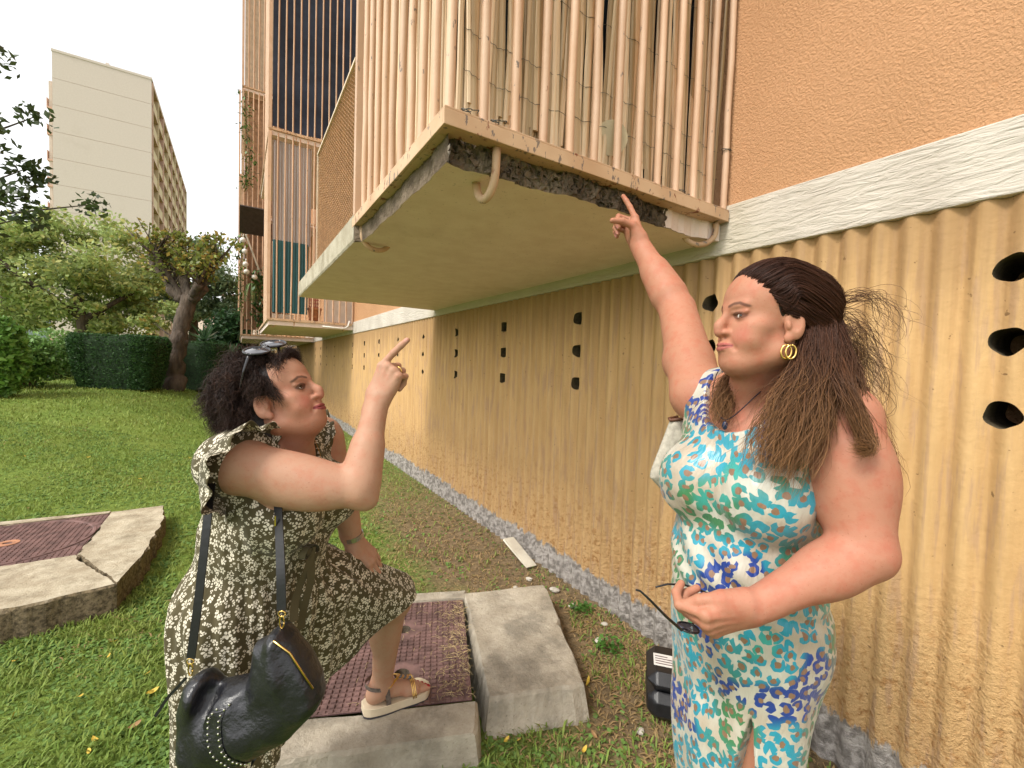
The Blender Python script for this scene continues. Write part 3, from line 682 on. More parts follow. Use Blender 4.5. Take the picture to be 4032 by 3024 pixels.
# broad pale-green tree on the left
bt = vw(-19.2, 19.5, .8)
tree('broad_tree', 'broad pale green tree behind the clipped hedge', bt, [([bt, bt+[0, 0, 2.2], bt+[-.3, .3, 4.0]], (.26, .2, .14)), ([bt+[0, 0, 2.0], bt+[1.5, .4, 3.4], bt+[2.6, .8, 4.6]], (.14, .09, .04)), ([bt+[0, 0, 2.2], bt+[-1.8, -.6, 3.8], bt+[-3.2, -1, 5.2]], (.14, .09, .04))],
     blobs(vw(-20.2, 20, 4.9), (3.6, 3.0, 2.9), 58, 1.0, 330, .55)+blobs(vw(-17.6, 20, 3.6), (2.0, 1.8, 1.4), 18, .7, 260, .5), .115, (.32, .40, .14), yellow=.25, colb=(.48, .49, .17))
bt = vw(-24.5, 21, .8)
tree('broad_tree', 'rounded green tree at the end of the lawn beside the tall glossy bushes', bt, [([bt, bt+[0, 0, 2.5], bt+[.5, 0, 5]], (.25, .2, .1)), ([bt+[0, 0, 2], bt+[1.5, -.4, 4], bt+[2.2, -.6, 5.5]], (.13, .09, .04))],
     blobs(vw(-24.5, 21, 4.8), (3.4, 3, 2.8), 40, 1.0, 300, .55), .12, (.25, .33, .11), yellow=.2, colb=(.40, .43, .13))
bt = vw(-18.2, 25, .8)
tree('dark_tree', 'dark feathery tree behind the pollarded tree', bt, [([bt, bt+[0, 0, 4], bt+[.2, 0, 7]], (.3, .2, .1))], blobs(vw(-18.0, 25, 5.6), (2.4, 2.2, 2.6), 40, .9, 300, .6), .11, (.18, .265, .14), var=.35)
bt = vw(-16.3, 25.5, .8)
tree('pine_tree', 'loose dark green pine to the right of the pollarded tree', bt, [([bt, bt+[0, 0, 3], bt+[.6, 0, 4.6]], (.2, .15, .06)), ([bt+[0, 0, 2.6], bt+[1.2, 0, 3.6]], (.1, .04))], blobs(vw(-16.1, 25.5, 4.6), (1.9, 1.4, 1.1), 26, .6, 200, .5), .09, (.12, .18, .095), var=.3)
# trunk seen behind the low hedge
bt = vw(-19.5, 20.6, .8); tree('slim_tree', 'slim trunk rising behind the low dark hedge', bt, [([bt, bt+[0, 0, 2.8]], (.22, .18))], blobs(bt+np.array([0, 0, 3.6]), (1.2, 1.2, .7), 8, .6, 200), .10, (.13, .18, .05))
def pollard():
    b = vw(-7.62, 9.86, .70); L = [([b+[0, 0, -.05], b+[.02, 0, .35], b+[.05, 0, 1.0], b+[.17, .0, 1.55], b+[.27, .02, 2.05]], (.23, .185, .16, .155, .16))]
    f = b+np.array([.25, 0, 2.0]); r = np.random.default_rng(12)
    right = np.array([.847, -.532, 0]); kn = []
    for dx, dz, rr in ((-.38, .22, .11), (-.62, .48, .085), (.10, .30, .12), (.34, .34, .09), (-.15, .50, .08), (-.85, .85, .05), (-.45, .95, .055), (.05, .8, .07), (.42, .8, .06)):
        p = f+right*dx+np.array([r.normal(0, .12), r.normal(0, .12), dz]); L.append(([f+right*dx*.2, f*.45+p*.55+[0, 0, -.06], p], (rr*1.15, rr, rr*1.1))); kn.append(p)
    cl = []
    for p in kn:
        for _ in range(12):
            e = p+right*r.normal(0, .30)+np.array([r.normal(0, .2), r.normal(0, .2), r.uniform(.25, .85)]); m = (p+e)/2+r.normal(0, .05, 3); L.append(([p, m, e], (.022, .014, .006)))
            if right@(p-f) > -.3 or r.random() < .35: cl.append((e*.8+p*.2, (.19, .19, .15), 26)); cl.append((m, (.15, .15, .12), 9))
    # burl and side shoots on the trunk
    u = b+np.array([.08, 0, 1.02]); L.append(([u+[-.16, 0, .0], u+[.16, 0, .02]], (.10, .11)))
    for k in range(10):
        e = u+right*r.uniform(-.75, -.2)+np.array([0, 0, r.uniform(-.15, .6)]); L.append(([u, (u+e)/2, e], (.014, .009, .004))); cl.append((e, (.16, .16, .11), 30))
    e = b+right*-.25+np.array([0, 0, .5]); 
    for k in range(4): cl.append((e+r.normal(0, .12, 3), (.14, .14, .12), 24))
    tree('pollarded_tree', 'pollarded tree with thick leaning trunk and knobbly head on the lawn', b, L, cl, .055, (.20, .24, .05), var=.35, aspect=.6, yellow=.3, colb=(.38, .28, .07))
pollard()
# overhanging branch at the upper left, close by
def overhang():
    b = vw(-9.6, 6.3, .2); L = [([b, b+[.2, .1, 2.2], b+[.6, .2, 4.2], b+[1.0, .3, 6.0]], (.2, .17, .12, .06))]; cl = []; r = np.random.default_rng(3)
    for (px, z) in ((-7.15, 4.9), (-6.95, 4.35), (-6.85, 3.9), (-7.05, 3.6), (-6.75, 3.55), (-6.8, 3.95), (-7.3, 3.2), (-7.2, 5.4), (-7.3, 4.6), (-6.6, 3.72), (-6.95, 3.3)):
        e = vw(px, 6.2+r.normal(0, .2), z); s = b+np.array([.5, .2, z*.75]); L.append(([s, (s+e)/2+[0, 0, .15], e], (.03, .018, .006))); cl.append((e, (.26, .26, .20), 60)); cl.append(((s*.3+e*.7), (.24, .24, .2), 40))
    tree('overhanging_tree', 'tree at the lawn edge reaching dark leafy twigs into the white sky', b, L, cl, .062, (.055, .085, .030), var=.35, aspect=.5)
overhang()
# shrubs
def shrub(name, label, c, r, n, size, col, stems=5, aspect=.5, **k):
    c = np.array(c); g = float(ground_z(c[0], c[1])); base = np.array([c[0], c[1], g]); t = empty(name, base, label=label, cat='shrub', group=k.pop('group', None)); b = MB(); ctr = base+[0, 0, r[2]*.95]
    for i in range(stems): a = i*6.28/stems; b.tube([base+[.05*math.cos(a), .05*math.sin(a), -.03], ctr+np.array([math.cos(a)*r[0]*.4, math.sin(a)*r[1]*.4, 0])], (.02, .01), 5)
    b.build('stems', MAT['twig'], t)
    V, F, C = leaf_mesh([(ctr, (r[0]*.9, r[1]*.9, r[2]*.95), n//2)]+blobs(ctr, (r[0]*.8, r[1]*.8, r[2]*.75), 16, min(r)*.42, n//32, .9), size, col, aspect=aspect, shell=.33, **k); mesh_obj('foliage', V, F, MAT['leaf'], t, col=C); return t
def V_at(px_x, dep): return vw(px_x*dep, dep, 0)
shrub('glossy_bush', 'tall glossy-leaved bush at the edge of the lawn', V_at(-1.175, 7.3), (.42, .42, .72), 5200, .056, (.17, .33, .07), aspect=.55, var=.45)
shrub('glossy_bush', 'lower glossy bush behind the tall one', V_at(-1.105, 8.4), (.50, .50, .52), 3600, .050, (.15, .28, .07), var=.45)
shrub('rounded_bush', 'rounded green bush beside the glossy bushes', V_at(-1.045, 10.0), (.62, .60, .62), 4200, .05, (.16, .27, .08), var=.4)
shrub('rounded_bush', 'farther rounded bush next to the low dark hedge', V_at(-1.01, 11.4), (.55, .5, .55), 3200, .05, (.095, .165, .05), var=.4)
shrub('dark_shrub', 'dark large-leaved shrub beside the far balcony bars', V_at(-.650, 15.5), (1.0, .9, 1.45), 5200, .10, (.035, .085, .028), var=.45)
shrub('yellow_shrub', 'yellow-green shrub below the dark shrub', V_at(-.655, 13.5), (.55, .5, .55), 2000, .06, (.21, .26, .035), var=.3)
def hedge(name, label, c, top, bot, h, rot, n, col, size=.03):
    g = float(ground_z(c[0], c[1])); t = empty(name, (c[0], c[1], g), rot, label=label, cat='hedge'); m = 14; V = []; P = []
    # rounded-rectangle rings, wider at the top
    rings = [];
    for k in range(9):
        u = k/8; hx = bot[0]+(top[0]-bot[0])*u**.8; hy = bot[1]+(top[1]-bot[1])*u**.8; s = 1-.10*(u > .93); a = np.linspace(0, 2*math.pi, 40, endpoint=False)
        ca, sa = np.cos(a), np.sin(a); x = np.sign(ca)*abs(ca)**.35*hx*s; y = np.sign(sa)*abs(sa)**.35*hy*s; rings.append(np.stack([x, y, np.full(40, h*u)], 1))
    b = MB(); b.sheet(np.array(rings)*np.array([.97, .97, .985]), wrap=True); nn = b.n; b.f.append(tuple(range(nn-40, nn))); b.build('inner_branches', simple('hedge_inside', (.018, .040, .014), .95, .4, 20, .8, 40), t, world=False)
    R_ = np.array(rings); q = np.zeros((n, 3))
    for i in range(n):
        if RB.random() < .75: u = RB.uniform(0, 7.99); j = RB.integers(40); f = RB.random(); k = int(u); A = R_[k, j]*(1-f)+R_[k, (j+1) % 40]*f; B_ = R_[k+1, j]*(1-f)+R_[k+1, (j+1) % 40]*f; q[i] = A*(1-u+k)+B_*(u-k)
        else: j = RB.integers(40); q[i] = R_[8, j]*np.sqrt(RB.random()); q[i, 2] = h
    q += RB.normal(0, .012, q.shape); nv = RB.normal(size=(n, 3)); a = nv/np.linalg.norm(nv, axis=1)[:, None]; a[:, 2] = abs(a[:, 2])*.8; bb = np.cross(a, RB.normal(size=(n, 3))); bb /= np.linalg.norm(bb, axis=1)[:, None]; s = size*RB.uniform(.6, 1.4, n)[:, None]
    V = np.stack([q-a*s*.4, q+bb*s*.3, q+a*s, q-bb*s*.3], 1).reshape(-1, 3); C = np.array(col)*RB.uniform(.55, 1.5, (n, 1)); mesh_obj('foliage', V, np.arange(4*n).reshape(-1, 4), MAT['leaf'], t, col=np.repeat(C, 4, 0), world=False); return t
c = vw(-8.05, 9.0, 0); hedge('clipped_hedge', 'dark clipped hedge block, wider at the top, beside the pollarded tree', c, (.80, .42), (.62, .30), 1.06, -.42, 24000, (.050, .115, .034), .036)
c = vw(-7.9, 10.7, 0); hedge('clipped_hedge', 'second clipped hedge half hidden behind the pollarded trunk', c, (.85, .40), (.78, .36), 1.12, -.55, 7000, (.045, .11, .034))
c = vw(-13.2, 14.0, 0); hedge('low_hedge', 'low dark hedge at the far end of the lawn', c, (1.3, .3), (1.3, .3), .50, -.5, 4000, (.022, .048, .018))
def yucca(base, heads, label, L=.62):
    base = np.array(base); t = empty('yucca', base, label=label, cat='yucca'); bt_ = MB(); b = MB(); r = np.random.default_rng(int(abs(base[0])*100))
    for (dx, dz) in heads:
        c = base+np.array([dx*.847, -dx*.532, dz]); bt_.tube([base+[0, 0, -.05], c], (.07, .05), 7)
        for i in range(60):
            a = r.uniform(0, 6.28); el = r.uniform(-.5, 1.45); u = np.linspace(0, 1, 5); ln = L*r.uniform(.75, 1.1); d = np.array([math.cos(a)*math.cos(el), math.sin(a)*math.cos(el), math.sin(el)]); p = c+d*ln*u[:, None]; p[:, 2] -= .10*ln*u**2; w = np.array([-math.sin(a), math.cos(a), 0])*(.026*np.sin(np.clip(u*2.6+.45, 0, math.pi)))[:, None]
            g = r.uniform(.6, 1.4); b.sheet(np.stack([p-w, p+w]), col=(.045*g, .095*g, .040*g) if r.random() > .08 else (.2, .2, .14))
    bt_.build('trunk', MAT['bark'], t, smooth=True); b.build('leaves', MAT['leaf'], t, usecol=True)
g = vw(-8.6, 12.2, .62); yucca(g, [(0, 1.25), (-.25, .5), (.15, .6)], 'tall yucca with spiky leaf rosettes behind the lawn')
g = vw(-8.95, 11.6, .62); yucca(g, [(0, .55), (-.2, .25)], 'shorter yucca beside the tall one', .55)
g = vw(-8.1, 12.0, .60); yucca(g, [(0, .45), (.3, .8)], 'yucca close to the far balconies', .55)
# ------------------------------------------------------------------ tower block
def tower():
    H, X0, X1, Y0, Y1 = 33.3, -16.85, -8.64, 66.8, 107.; t = empty('tower_block', (X1, Y0, 0), label='tall slab apartment tower with blank beige end wall', cat='building')
    wall = mat_concrete('tower_render', (.60, .52, .45), (.64, .56, .49), grime=(.56, .48, .41), bump=.05, gscale=.4); cream = simple('tower_cream', (.62, .50, .30), .8, .1, 1, 0); peach = simple('tower_peach', (.60, .40, .30), .8, .1, 1, 0); dark = simple('tower_window', (.16, .13, .11), .3, .3, 1, 0)
    nf = 12; fh = H/nf
    for k in range(nf):
        b = MB(); b.box((X0, Y0, k*fh+.03), (X1, Y0+.3, (k+1)*fh)); b.build('wall_panel', wall, t)
    b = MB(); b.box((X0+.02, Y0+.31, 0), (X1-1.3, Y1, H-.02)); b.box((X0+.05, Y0+.04, 0), (X1-.05, Y0+.29, H-.03)); b.build('core', peach, t)
    b = MB(); b.box((X0-.05, Y0-.05, H), (X1+.05, Y1, H+.25)); b.build('roof', wall, t); b = MB(); b.box((-14.2, Y0+3, H+.25), (-13.4, Y0+4, H+1.6)); b.box((-13.2, Y0+3.2, H+.25), (-12.9, Y0+3.6, H+2.0)); b.build('roof_vents', wall, t)
    nb = 9; bw = (Y1-Y0-.3)/nb
    for k in range(nf):
        z = k*fh; b = MB(); b.box((X1-1.3, Y0+.31, z+fh-.20), (X1+.05, Y1, z+fh)); b.build('floor_slab', peach, t)
        for j in range(nb):
            y = Y0+.31+j*bw; b = MB(); b.box((X1-.12, y+.35*bw, z), (X1-.02, y+bw*.98, z+1.15)); b.build('balcony_parapet', cream, t)
            b = MB(); b.box((X1-1.29, y+.45*bw, z+.2), (X1-1.25, y+bw*.85, z+fh-.35)); b.build('window', dark, t)
    for j in range(nb+1):
        y = Y0+.31+j*bw; b = MB(); b.box((X1-1.29, y, 0), (X1+.10, y+.30, H-.01)); b.box((X1-.6, y+.31, 0), (X1-.02, y+.30*bw, H-.25)); b.build('pier', cream if j % 2 else peach, t)
    for k in range(nf-1):
        b = MB(); b.box((X0-.75, Y0+1.2, k*fh), (X0-.03, Y0+5, k*fh+.2)); b.box((X0-.75, Y0+1.2, k*fh+.21), (X0-.68, Y0+5, k*fh+1.1)); b.build('end_balcony', peach, t)
    b = MB(); b.box((X0-.60, Y0+1.3, 0), (X0-.35, Y0+1.5, H-2.6)); b.build('end_column', wall, t)
tower()
def hills():
    xs = np.linspace(-260, 260, 60); rows = []; r = np.random.default_rng(5)
    for k, (y, h) in enumerate(((260, 0), (300, 12), (360, 30), (440, 52), (520, 60), (600, 20))):
        x = xs*1.0; z = h*(.75+.35*np.sin(x*.017+k)+.12*np.sin(x*.06+k*2))*ss(150, -20, x)-1; rows.append(np.stack([x, np.full(60, y)+8*np.sin(x*.03), z], 1))
    b = MB(); b.sheet(np.array(rows)); tag(b.build('hills', simple('hill_woods', (.075, .105, .085), .95, .5, .06, 1, .4, 2.), None, smooth=True), 'wooded hillside', kind='structure')
    for i, (x, d, w, h, z) in enumerate(((-78, 112, 9, 11, 0), (-68, 105, 7, 7, 1), (-88, 128, 12, 9, 3), (-75, 122, 8, 16, 2), (-66, 118, 7, 12, 4))):
        p = vw(x, d, 0); t = empty('hillside_house', (p[0], p[1], 0), -YAW, label=('pale peach block of flats in front of the hill', 'low pink house below the hill', 'wide cream block on the hillside', 'tall white block on the hillside', 'small cream house beside the tall block')[i], cat='building')
        b = MB(); b.box((-w/2, -3, -1), (w/2, 3, h+z)); b.build('walls', simple('house_wall', ((.62, .50, .42), (.62, .42, .36), (.60, .54, .44), (.66, .62, .58), (.6, .5, .4))[i], .9, .1, .3, 0), t, world=False)
        b = MB(); b.box((-w/2-.3, -3.3, h+z+.01), (w/2+.3, 3.3, h+z+.5)); b.build('roof', simple('house_roof', (.40, .22, .16), .9, .2, .3, 0), t, world=False)
        for fz in np.arange(z+2, h+z-1.5, 3):
            for fx in np.arange(-w/2+1.2, w/2-1, 2.4): b = MB(); b.box((fx-.5, -3.06, fz), (fx+.5, -3.01, fz+1.4)); b.build('window', bpy.data.materials['tower_window'], t, world=False)
hills()
# ------------------------------------------------------------------ manhole slabs and ground clutter
MAT['slabA'] = mat_concrete('path_concrete', (.34, .29, .22), (.50, .44, .35), grime=(.13, .115, .09), bump=.8, gscale=5, g0=.42, g1=.68)
MAT['cast_iron'] = simple('rusty_cast_iron', (.165, .095, .085), .75, .4, 14, .5, 60, metal=.0, spec=.3)
def prism(poly, z0, z1, name, mat, parent, splay=0., n=10, rough=.004, seed=0, chips=0.):
    """concrete block with a worn, uneven rim; poly counter-clockwise"""
    r = np.random.default_rng(seed); P = []; poly = np.array(poly, float); m = len(poly)
    for i in range(m):
        a, b_ = poly[i], poly[(i+1) % m]; L = np.linalg.norm(b_-a); k = max(2, int(L/.02))
        for u in np.arange(k)/k: P.append(a+(b_-a)*u)
    P = np.array(P); N = len(P); c = P.mean(0); nv = P-c; nv /= np.linalg.norm(nv, axis=1)[:, None]
    j = np.convolve(r.normal(0, 1, N+8), np.ones(5)/5, 'same')[4:-4]*rough*2.2; ch = np.maximum(0, np.convolve(r.normal(0, 1, N+16), np.ones(7)/7, 'same')[8:-8]-.25)*chips
    rings = [np.c_[P+nv*(splay+j[:, None]), np.full(N, z0)], np.c_[P+nv*(splay*.45+j[:, None]*.9), np.full(N, (z0+z1)/2)], np.c_[P+nv*(.0+j[:, None])-nv*ch[:, None]*.3, z1-.012-ch*.6], np.c_[P+nv*(-.010+j[:, None]*.6)-nv*ch[:, None], np.full(N, z1)]]
    for t in (.75, .45, .15): rings.append(np.c_[c+(P-c)*t, np.full(N, z1)])
    b = MB(); b.sheet(np.array(rings), wrap=True); b.f.append(tuple(range(b.n-N, b.n))); return b.build(name, mat, parent)
def slab_a():
    o = np.array([.782, 1.464]); u = np.array([.388, .922]); v = np.array([-.928, .372])          # near-right corner of the cover; u away, v left
    Q = lambda a, b_: o+u*a+v*b_; Lc, Wc, zt = .735, .70, .122
    t = empty('manhole_slab', (.8, 1.7, 0), label='concrete slab with a cross-hatched steel cover under the sandalled foot', cat='manhole')
    prism([(.835, 1.425), (1.215, 1.295), (1.545, 1.995), (1.56, 2.05), (1.095, 2.185)], -.03, .130, 'concrete_block', MAT['slabA'], t, splay=.045, seed=1, chips=.035, rough=.006)
    prism([Q(-.012, .86), Q(-.185, .84), Q(-.16, .002), Q(-.012, -.022)], -.03, zt, 'concrete_kerb', MAT['slabA'], t, splay=.02, seed=2, chips=.02)
    prism([Q(Lc+.006, -.02), Q(Lc+.085, -.03), Q(Lc+.085, Wc+.1), Q(Lc+.006, Wc+.1)], -.03, zt+.004, 'concrete_kerb', MAT['slabA'], t, splay=.005, seed=3, chips=.01)
    prism([Q(-.010, Wc+.006), Q(Lc, Wc+.006), Q(Lc, Wc+.12), Q(-.010, Wc+.12)], -.03, zt, 'concrete_kerb', MAT['slabA'], t, seed=4)
    # cover plate with two lifting holes
    holes = [np.array([.700, 2.04]), np.array([.593, 1.744])]; hr = .032
    b = MB(); pu, pv = .026, .026; na, nb = int(Lc/pu), int(Wc/pv)
    def cell(i, j): return Q((i+.5)*Lc/na, (j+.5)*Wc/nb)
    F = MB(); tr = MB()
    for i in range(na):
        for j in range(nb):
            c = cell(i, j); d = min(np.linalg.norm(c-h) for h in holes)
            if d > hr+.045:
                s = .0078; q = [c+u*s+v*s, c-u*s+v*s, c-u*s-v*s, c+u*s-v*s]; qb = [c+(p-c)*1.2 for p in q]
                V = [(*p, zt-.0075) for p in qb]+[(*p, zt-.001) for p in q]; tr.add(V, [(4, 5, 6, 7), (0, 1, 5, 4), (1, 2, 6, 5), (2, 3, 7, 6), (3, 0, 4, 7)])
    tr.build('tread_pattern', MAT['cast_iron'], t, kind='stuff')
    n = 28; th = np.arange(n)*2*math.pi/n; corners = [Q(0, 0), Q(Lc, 0), Q(Lc, Wc), Q(0, Wc)]
    bm = bmesh.new(); ov = [bm.verts.new((*p, zt-.0078)) for p in corners]; es = [bm.edges.new((ov[i], ov[(i+1) % 4])) for i in range(4)]; tubes = MB()
    for h in holes:
        hv = [bm.verts.new((h[0]+hr*math.cos(a), h[1]+hr*math.sin(a), zt-.0078)) for a in th]; es += [bm.edges.new((hv[i], hv[(i+1) % n])) for i in range(n)]
        ring = lambda z, rr: np.stack([h[0]+rr*np.cos(th), h[1]+rr*np.sin(th), np.full(n, z)], 1); tubes.sheet(np.stack([ring(zt-.0078, hr), ring(zt-.03, hr), ring(zt-.05, hr*.9)]), wrap=True); tubes.f.append(tuple(range(tubes.n-n, tubes.n)))
    bmesh.ops.triangle_fill(bm, use_beauty=True, edges=es); me = bpy.data.meshes.new('cover_plate'); bm.to_mesh(me); bm.free(); me.materials.append(MAT['cast_iron']); v_ = np.empty(len(me.vertices)*3); me.vertices.foreach_get('co', v_); v_ = v_.reshape(-1, 3)-np.array([.8, 1.7, 0]); me.vertices.foreach_set('co', v_.ravel()); ob = bpy.data.objects.new('cover_plate', me); COL.objects.link(ob); ob.parent = t
    tubes.build('lifting_hole', simple('hole_litter', (.10, .075, .05), .9, .6, 60, .5), t)
    b = MB(); w = .014
    for a, c, e, f in ((0, 0, Lc, w), (0, Wc-w, Lc, Wc)): b.add([(*Q(a, c), zt-.004), (*Q(e, c), zt-.004), (*Q(e, f), zt-.004), (*Q(a, f), zt-.004)], [(0, 1, 2, 3)])
    for a, e in ((0, w), (Lc-w, Lc)): b.add([(*Q(a, w), zt-.004), (*Q(e, w), zt-.004), (*Q(e, Wc-w), zt-.004), (*Q(a, Wc-w), zt-.004)], [(0, 1, 2, 3)])
    b.build('cover_frame', MAT['cast_iron'], t)
    # dry straw on the cover
    r = np.random.default_rng(6); s = MB()
    for k in range(420):
        a = r.uniform(.02, Lc-.02)**1.0; bb = abs(r.normal(0, .07))+.0; c = Q(a, bb if r.random() < .75 else r.uniform(0, .45)); an = r.uniform(0, 6.28); L = r.uniform(.012, .045); q = np.linspace(0, 1, 4); cv = r.normal(0, .4)
        pts = np.stack([c[0]+np.cos(an+cv*q)*L*q, c[1]+np.sin(an+cv*q)*L*q, zt+.001+r.uniform(0, .008)*np.sin(q*3)], 1); s.tube(pts, .0007, 3, cap=False)
    tag(s.build('dry_straw', simple('dry_straw', (.50, .38, .19), .8, .3, 50, 0)), 'dry straw scattered on the steel cover', 'straw', kind='stuff')
slab_a()
def slab_b():
    zt = .165; t = empty('manhole_slab', (-1.2, 3.8, 0), label='weathered concrete slab with a round steel cover on the lawn', cat='manhole')
    cx, cy, rr = -1.27, 4.13, .405; rng2 = np.random.default_rng(9); x0, x1, y0, y1 = -1.70, -.845, 3.70, 4.56
    MB_ = MAT['slabB'] = mat_concrete('old_aggregate_concrete', (.36, .30, .21), (.54, .48, .36), grime=(.17, .135, .085), bump=.9, gscale=6, g0=.45, g1=.7, side=(.15, .115, .07))
    for k, poly in enumerate(([(-.845, 3.70), (-.555, 3.13), (-.50, 3.5), (-.462, 4.1), (-.52, 4.62), (-.845, 4.60)], [(-1.9, 3.58), (-1.02, 3.02), (-.555, 3.125), (-.846, 3.695), (-1.9, 3.695)], [(-.846, 4.565), (-.846, 4.62), (-1.9, 4.70), (-1.9, 4.565)], [(-1.9, 3.70), (-1.705, 3.70), (-1.705, 4.56), (-1.9, 4.56)])):
        prism(poly, -.03, zt, 'concrete_collar', MB_, t, splay=.0, seed=20+k, chips=.045 if k < 2 else .01, rough=.010 if k < 2 else .003)
    b = MB(); n = 48; th = np.arange(n)*2*math.pi/n; b.add([(x0, y0, zt-.007), (x1, y0, zt-.007), (x1, y1, zt-.007), (x0, y1, zt-.007)], [(0, 1, 2, 3)]); b.build('cover_frame', MAT['cast_iron'], t)
    b = MB()
    ring = lambda r_, z: np.stack([cx+r_*np.cos(th), cy+r_*np.sin(th), np.full(n, z)], 1)
    b.sheet(np.stack([ring(rr+.02, zt-.006), ring(rr+.018, zt-.001), ring(rr+.004, zt-.001), ring(rr, zt-.006)]), wrap=True); b.build('cover_ring', MAT['cast_iron'], t)
    tr = MB()
    for i in range(30):
        for j in range(30):
            x, y = x0+.014+i*.0285, y0+.014+j*.0285; d = math.hypot(x-cx, y-cy)
            if x > x1-.012 or y > y1-.012 or rr-.012 < d < rr+.034 or d < .062: continue
            s, hgt = .010, .0055; tr.add([(x-s, y-s, zt-.0068), (x+s, y-s, zt-.0068), (x+s, y+s, zt-.0068), (x-s, y+s, zt-.0068), (x-s*.75, y-s*.75, zt-.002), (x+s*.75, y-s*.75, zt-.002), (x+s*.75, y+s*.75, zt-.002), (x-s*.75, y+s*.75, zt-.002)], [(4, 5, 6, 7), (0, 1, 5, 4), (1, 2, 6, 5), (2, 3, 7, 6), (3, 0, 4, 7)])
    tr.build('tread_pattern', MAT['cast_iron'], t, kind='stuff')
    b = MB(); b.sheet(np.stack([ring2 for ring2 in [np.stack([cx+.055*q*np.cos(th), cy+.055*q*np.sin(th), np.full(n, z)], 1) for q, z in ((1, zt-.0055), (1, zt-.002), (.45, zt-.002), (.42, zt-.012), (.05, zt-.012))]]), wrap=True); b.build('keyhole_boss', simple('orange_rust', (.42, .20, .11), .8, .3, 40, .5), t)
slab_b()
def clutter():
    # broken white tile leaning on the wall
    b = MB(); o = b.box((-.155, -.045, -.007), (.155, .045, .007), jit=.006); v = np.concatenate(b.v)@rotm('Y', -.33).T@rotm('Z', 1.62).T+np.array([1.762, 2.63, .062]); b.v = [v]
    tag(bevel(b.build('broken_tile', mat_concrete('pale_tile', (.52, .47, .38), (.62, .58, .48), bump=.3)), .003), 'broken off-white plank of tile leaning at the foot of the wall', 'tile')
    # black tool case with white label
    c = empty('tool_case', (1.63, 1.06, 0), math.atan2(-.74, .67), label='black plastic tool case with a white label on the ground behind the leopard dress', cat='case')
    m = simple('black_plastic', (.012, .012, .014), .38, .2, 30, .15, 200); b = MB(); b.box((-.21, -.12, .012), (.21, .12, .125), bev=.03); bevel(b.build('case_body', m, c, world=False), .012, 3)
    b = MB(); b.box((-.212, -.122, .127), (.212, .122, .205), bev=.035); bevel(b.build('case_lid', m, c, world=False), .012, 3)
    b = MB(); b.box((-.05, -.150, .10), (.05, -.118, .118)); b.build('case_handle', m, c, world=False)
    b = MB(); b.box((-.185, -.05, .2055), (-.06, .03, .2062)); b.build('paper_label', simple('label_paper', (.62, .60, .57), .7, .08), c, world=False)
    b = MB()
    for k in range(4): b.box((-.178, -.038+k*.016, .2064), (-.178+(.10, .08, .095, .05)[k], -.033+k*.016, .2067))
    b.build('label_print', simple('label_ink', (.10, .05, .06), .7, 0, 8, 0), c, world=False)
    # stones and rubble
    r = np.random.default_rng(14); ms = mat_concrete('pale_rubble', (.42, .38, .32), (.58, .54, .47), bump=.5)
    for k, (x, y, s) in enumerate(((1.02, 1.02, .035), (.70, 1.08, .022), (1.72, 2.15, .028), (1.70, 1.95, .020), (1.60, 1.62, .022), (1.74, 1.72, .018), (1.52, 2.3, .016), (1.35, 1.12, .016), (.42, 1.30, .02), (1.66, 2.35, .02))):
        b = MB(); b.ball((0, 0, 0), 1, 9, 6); v = np.concatenate(b.v); d = 1+.25*np.sin(v@r.normal(size=(3, 3))*2.5+r.uniform(0, 6, 3)).mean(1); v = v*d[:, None]*np.array([1.2, .9, .55])*s; b.v = [v@rotm('Z', r.uniform(0, 6)).T+np.array([x, y, s*.3])]
        tag(b.build('stone', ms), ('flat pale stone on the dry grass in front of the slab', 'pale chip of stone near the front kerb', 'pale stone at the wall beyond the slab', 'pale stone beside the far corner of the slab', 'small stone between slab and wall', 'small pale stone against the wall foot', 'tiny stone near the broken tile', 'tiny stone near the slab corner', 'pale chip below the front kerb', 'stone on the bare soil beside the broken tile')[k], 'stone', 'stones on the bare ground')
    # a few weeds by the wall
    for k, (x, y) in enumerate(((1.70, 1.88), (1.60, 1.55))):
        t = empty('weed', (x, y, 0), label=('leafy weed at the wall beside the slab', 'leafy weed between slab and tool case', 'leafy weed beside the broken tile', 'leafy weed at the wall beyond the tile')[k], cat='weed', group='weeds along the wall'); V, F, C = leaf_mesh([((x, y, .03), (.07, .07, .035), 90)], .014, (.075, .17, .03), aspect=.6); mesh_obj('leaves', V, F, MAT['leaf'], t, col=C)
clutter()
if "MAT" not in globals(): MAT = {}
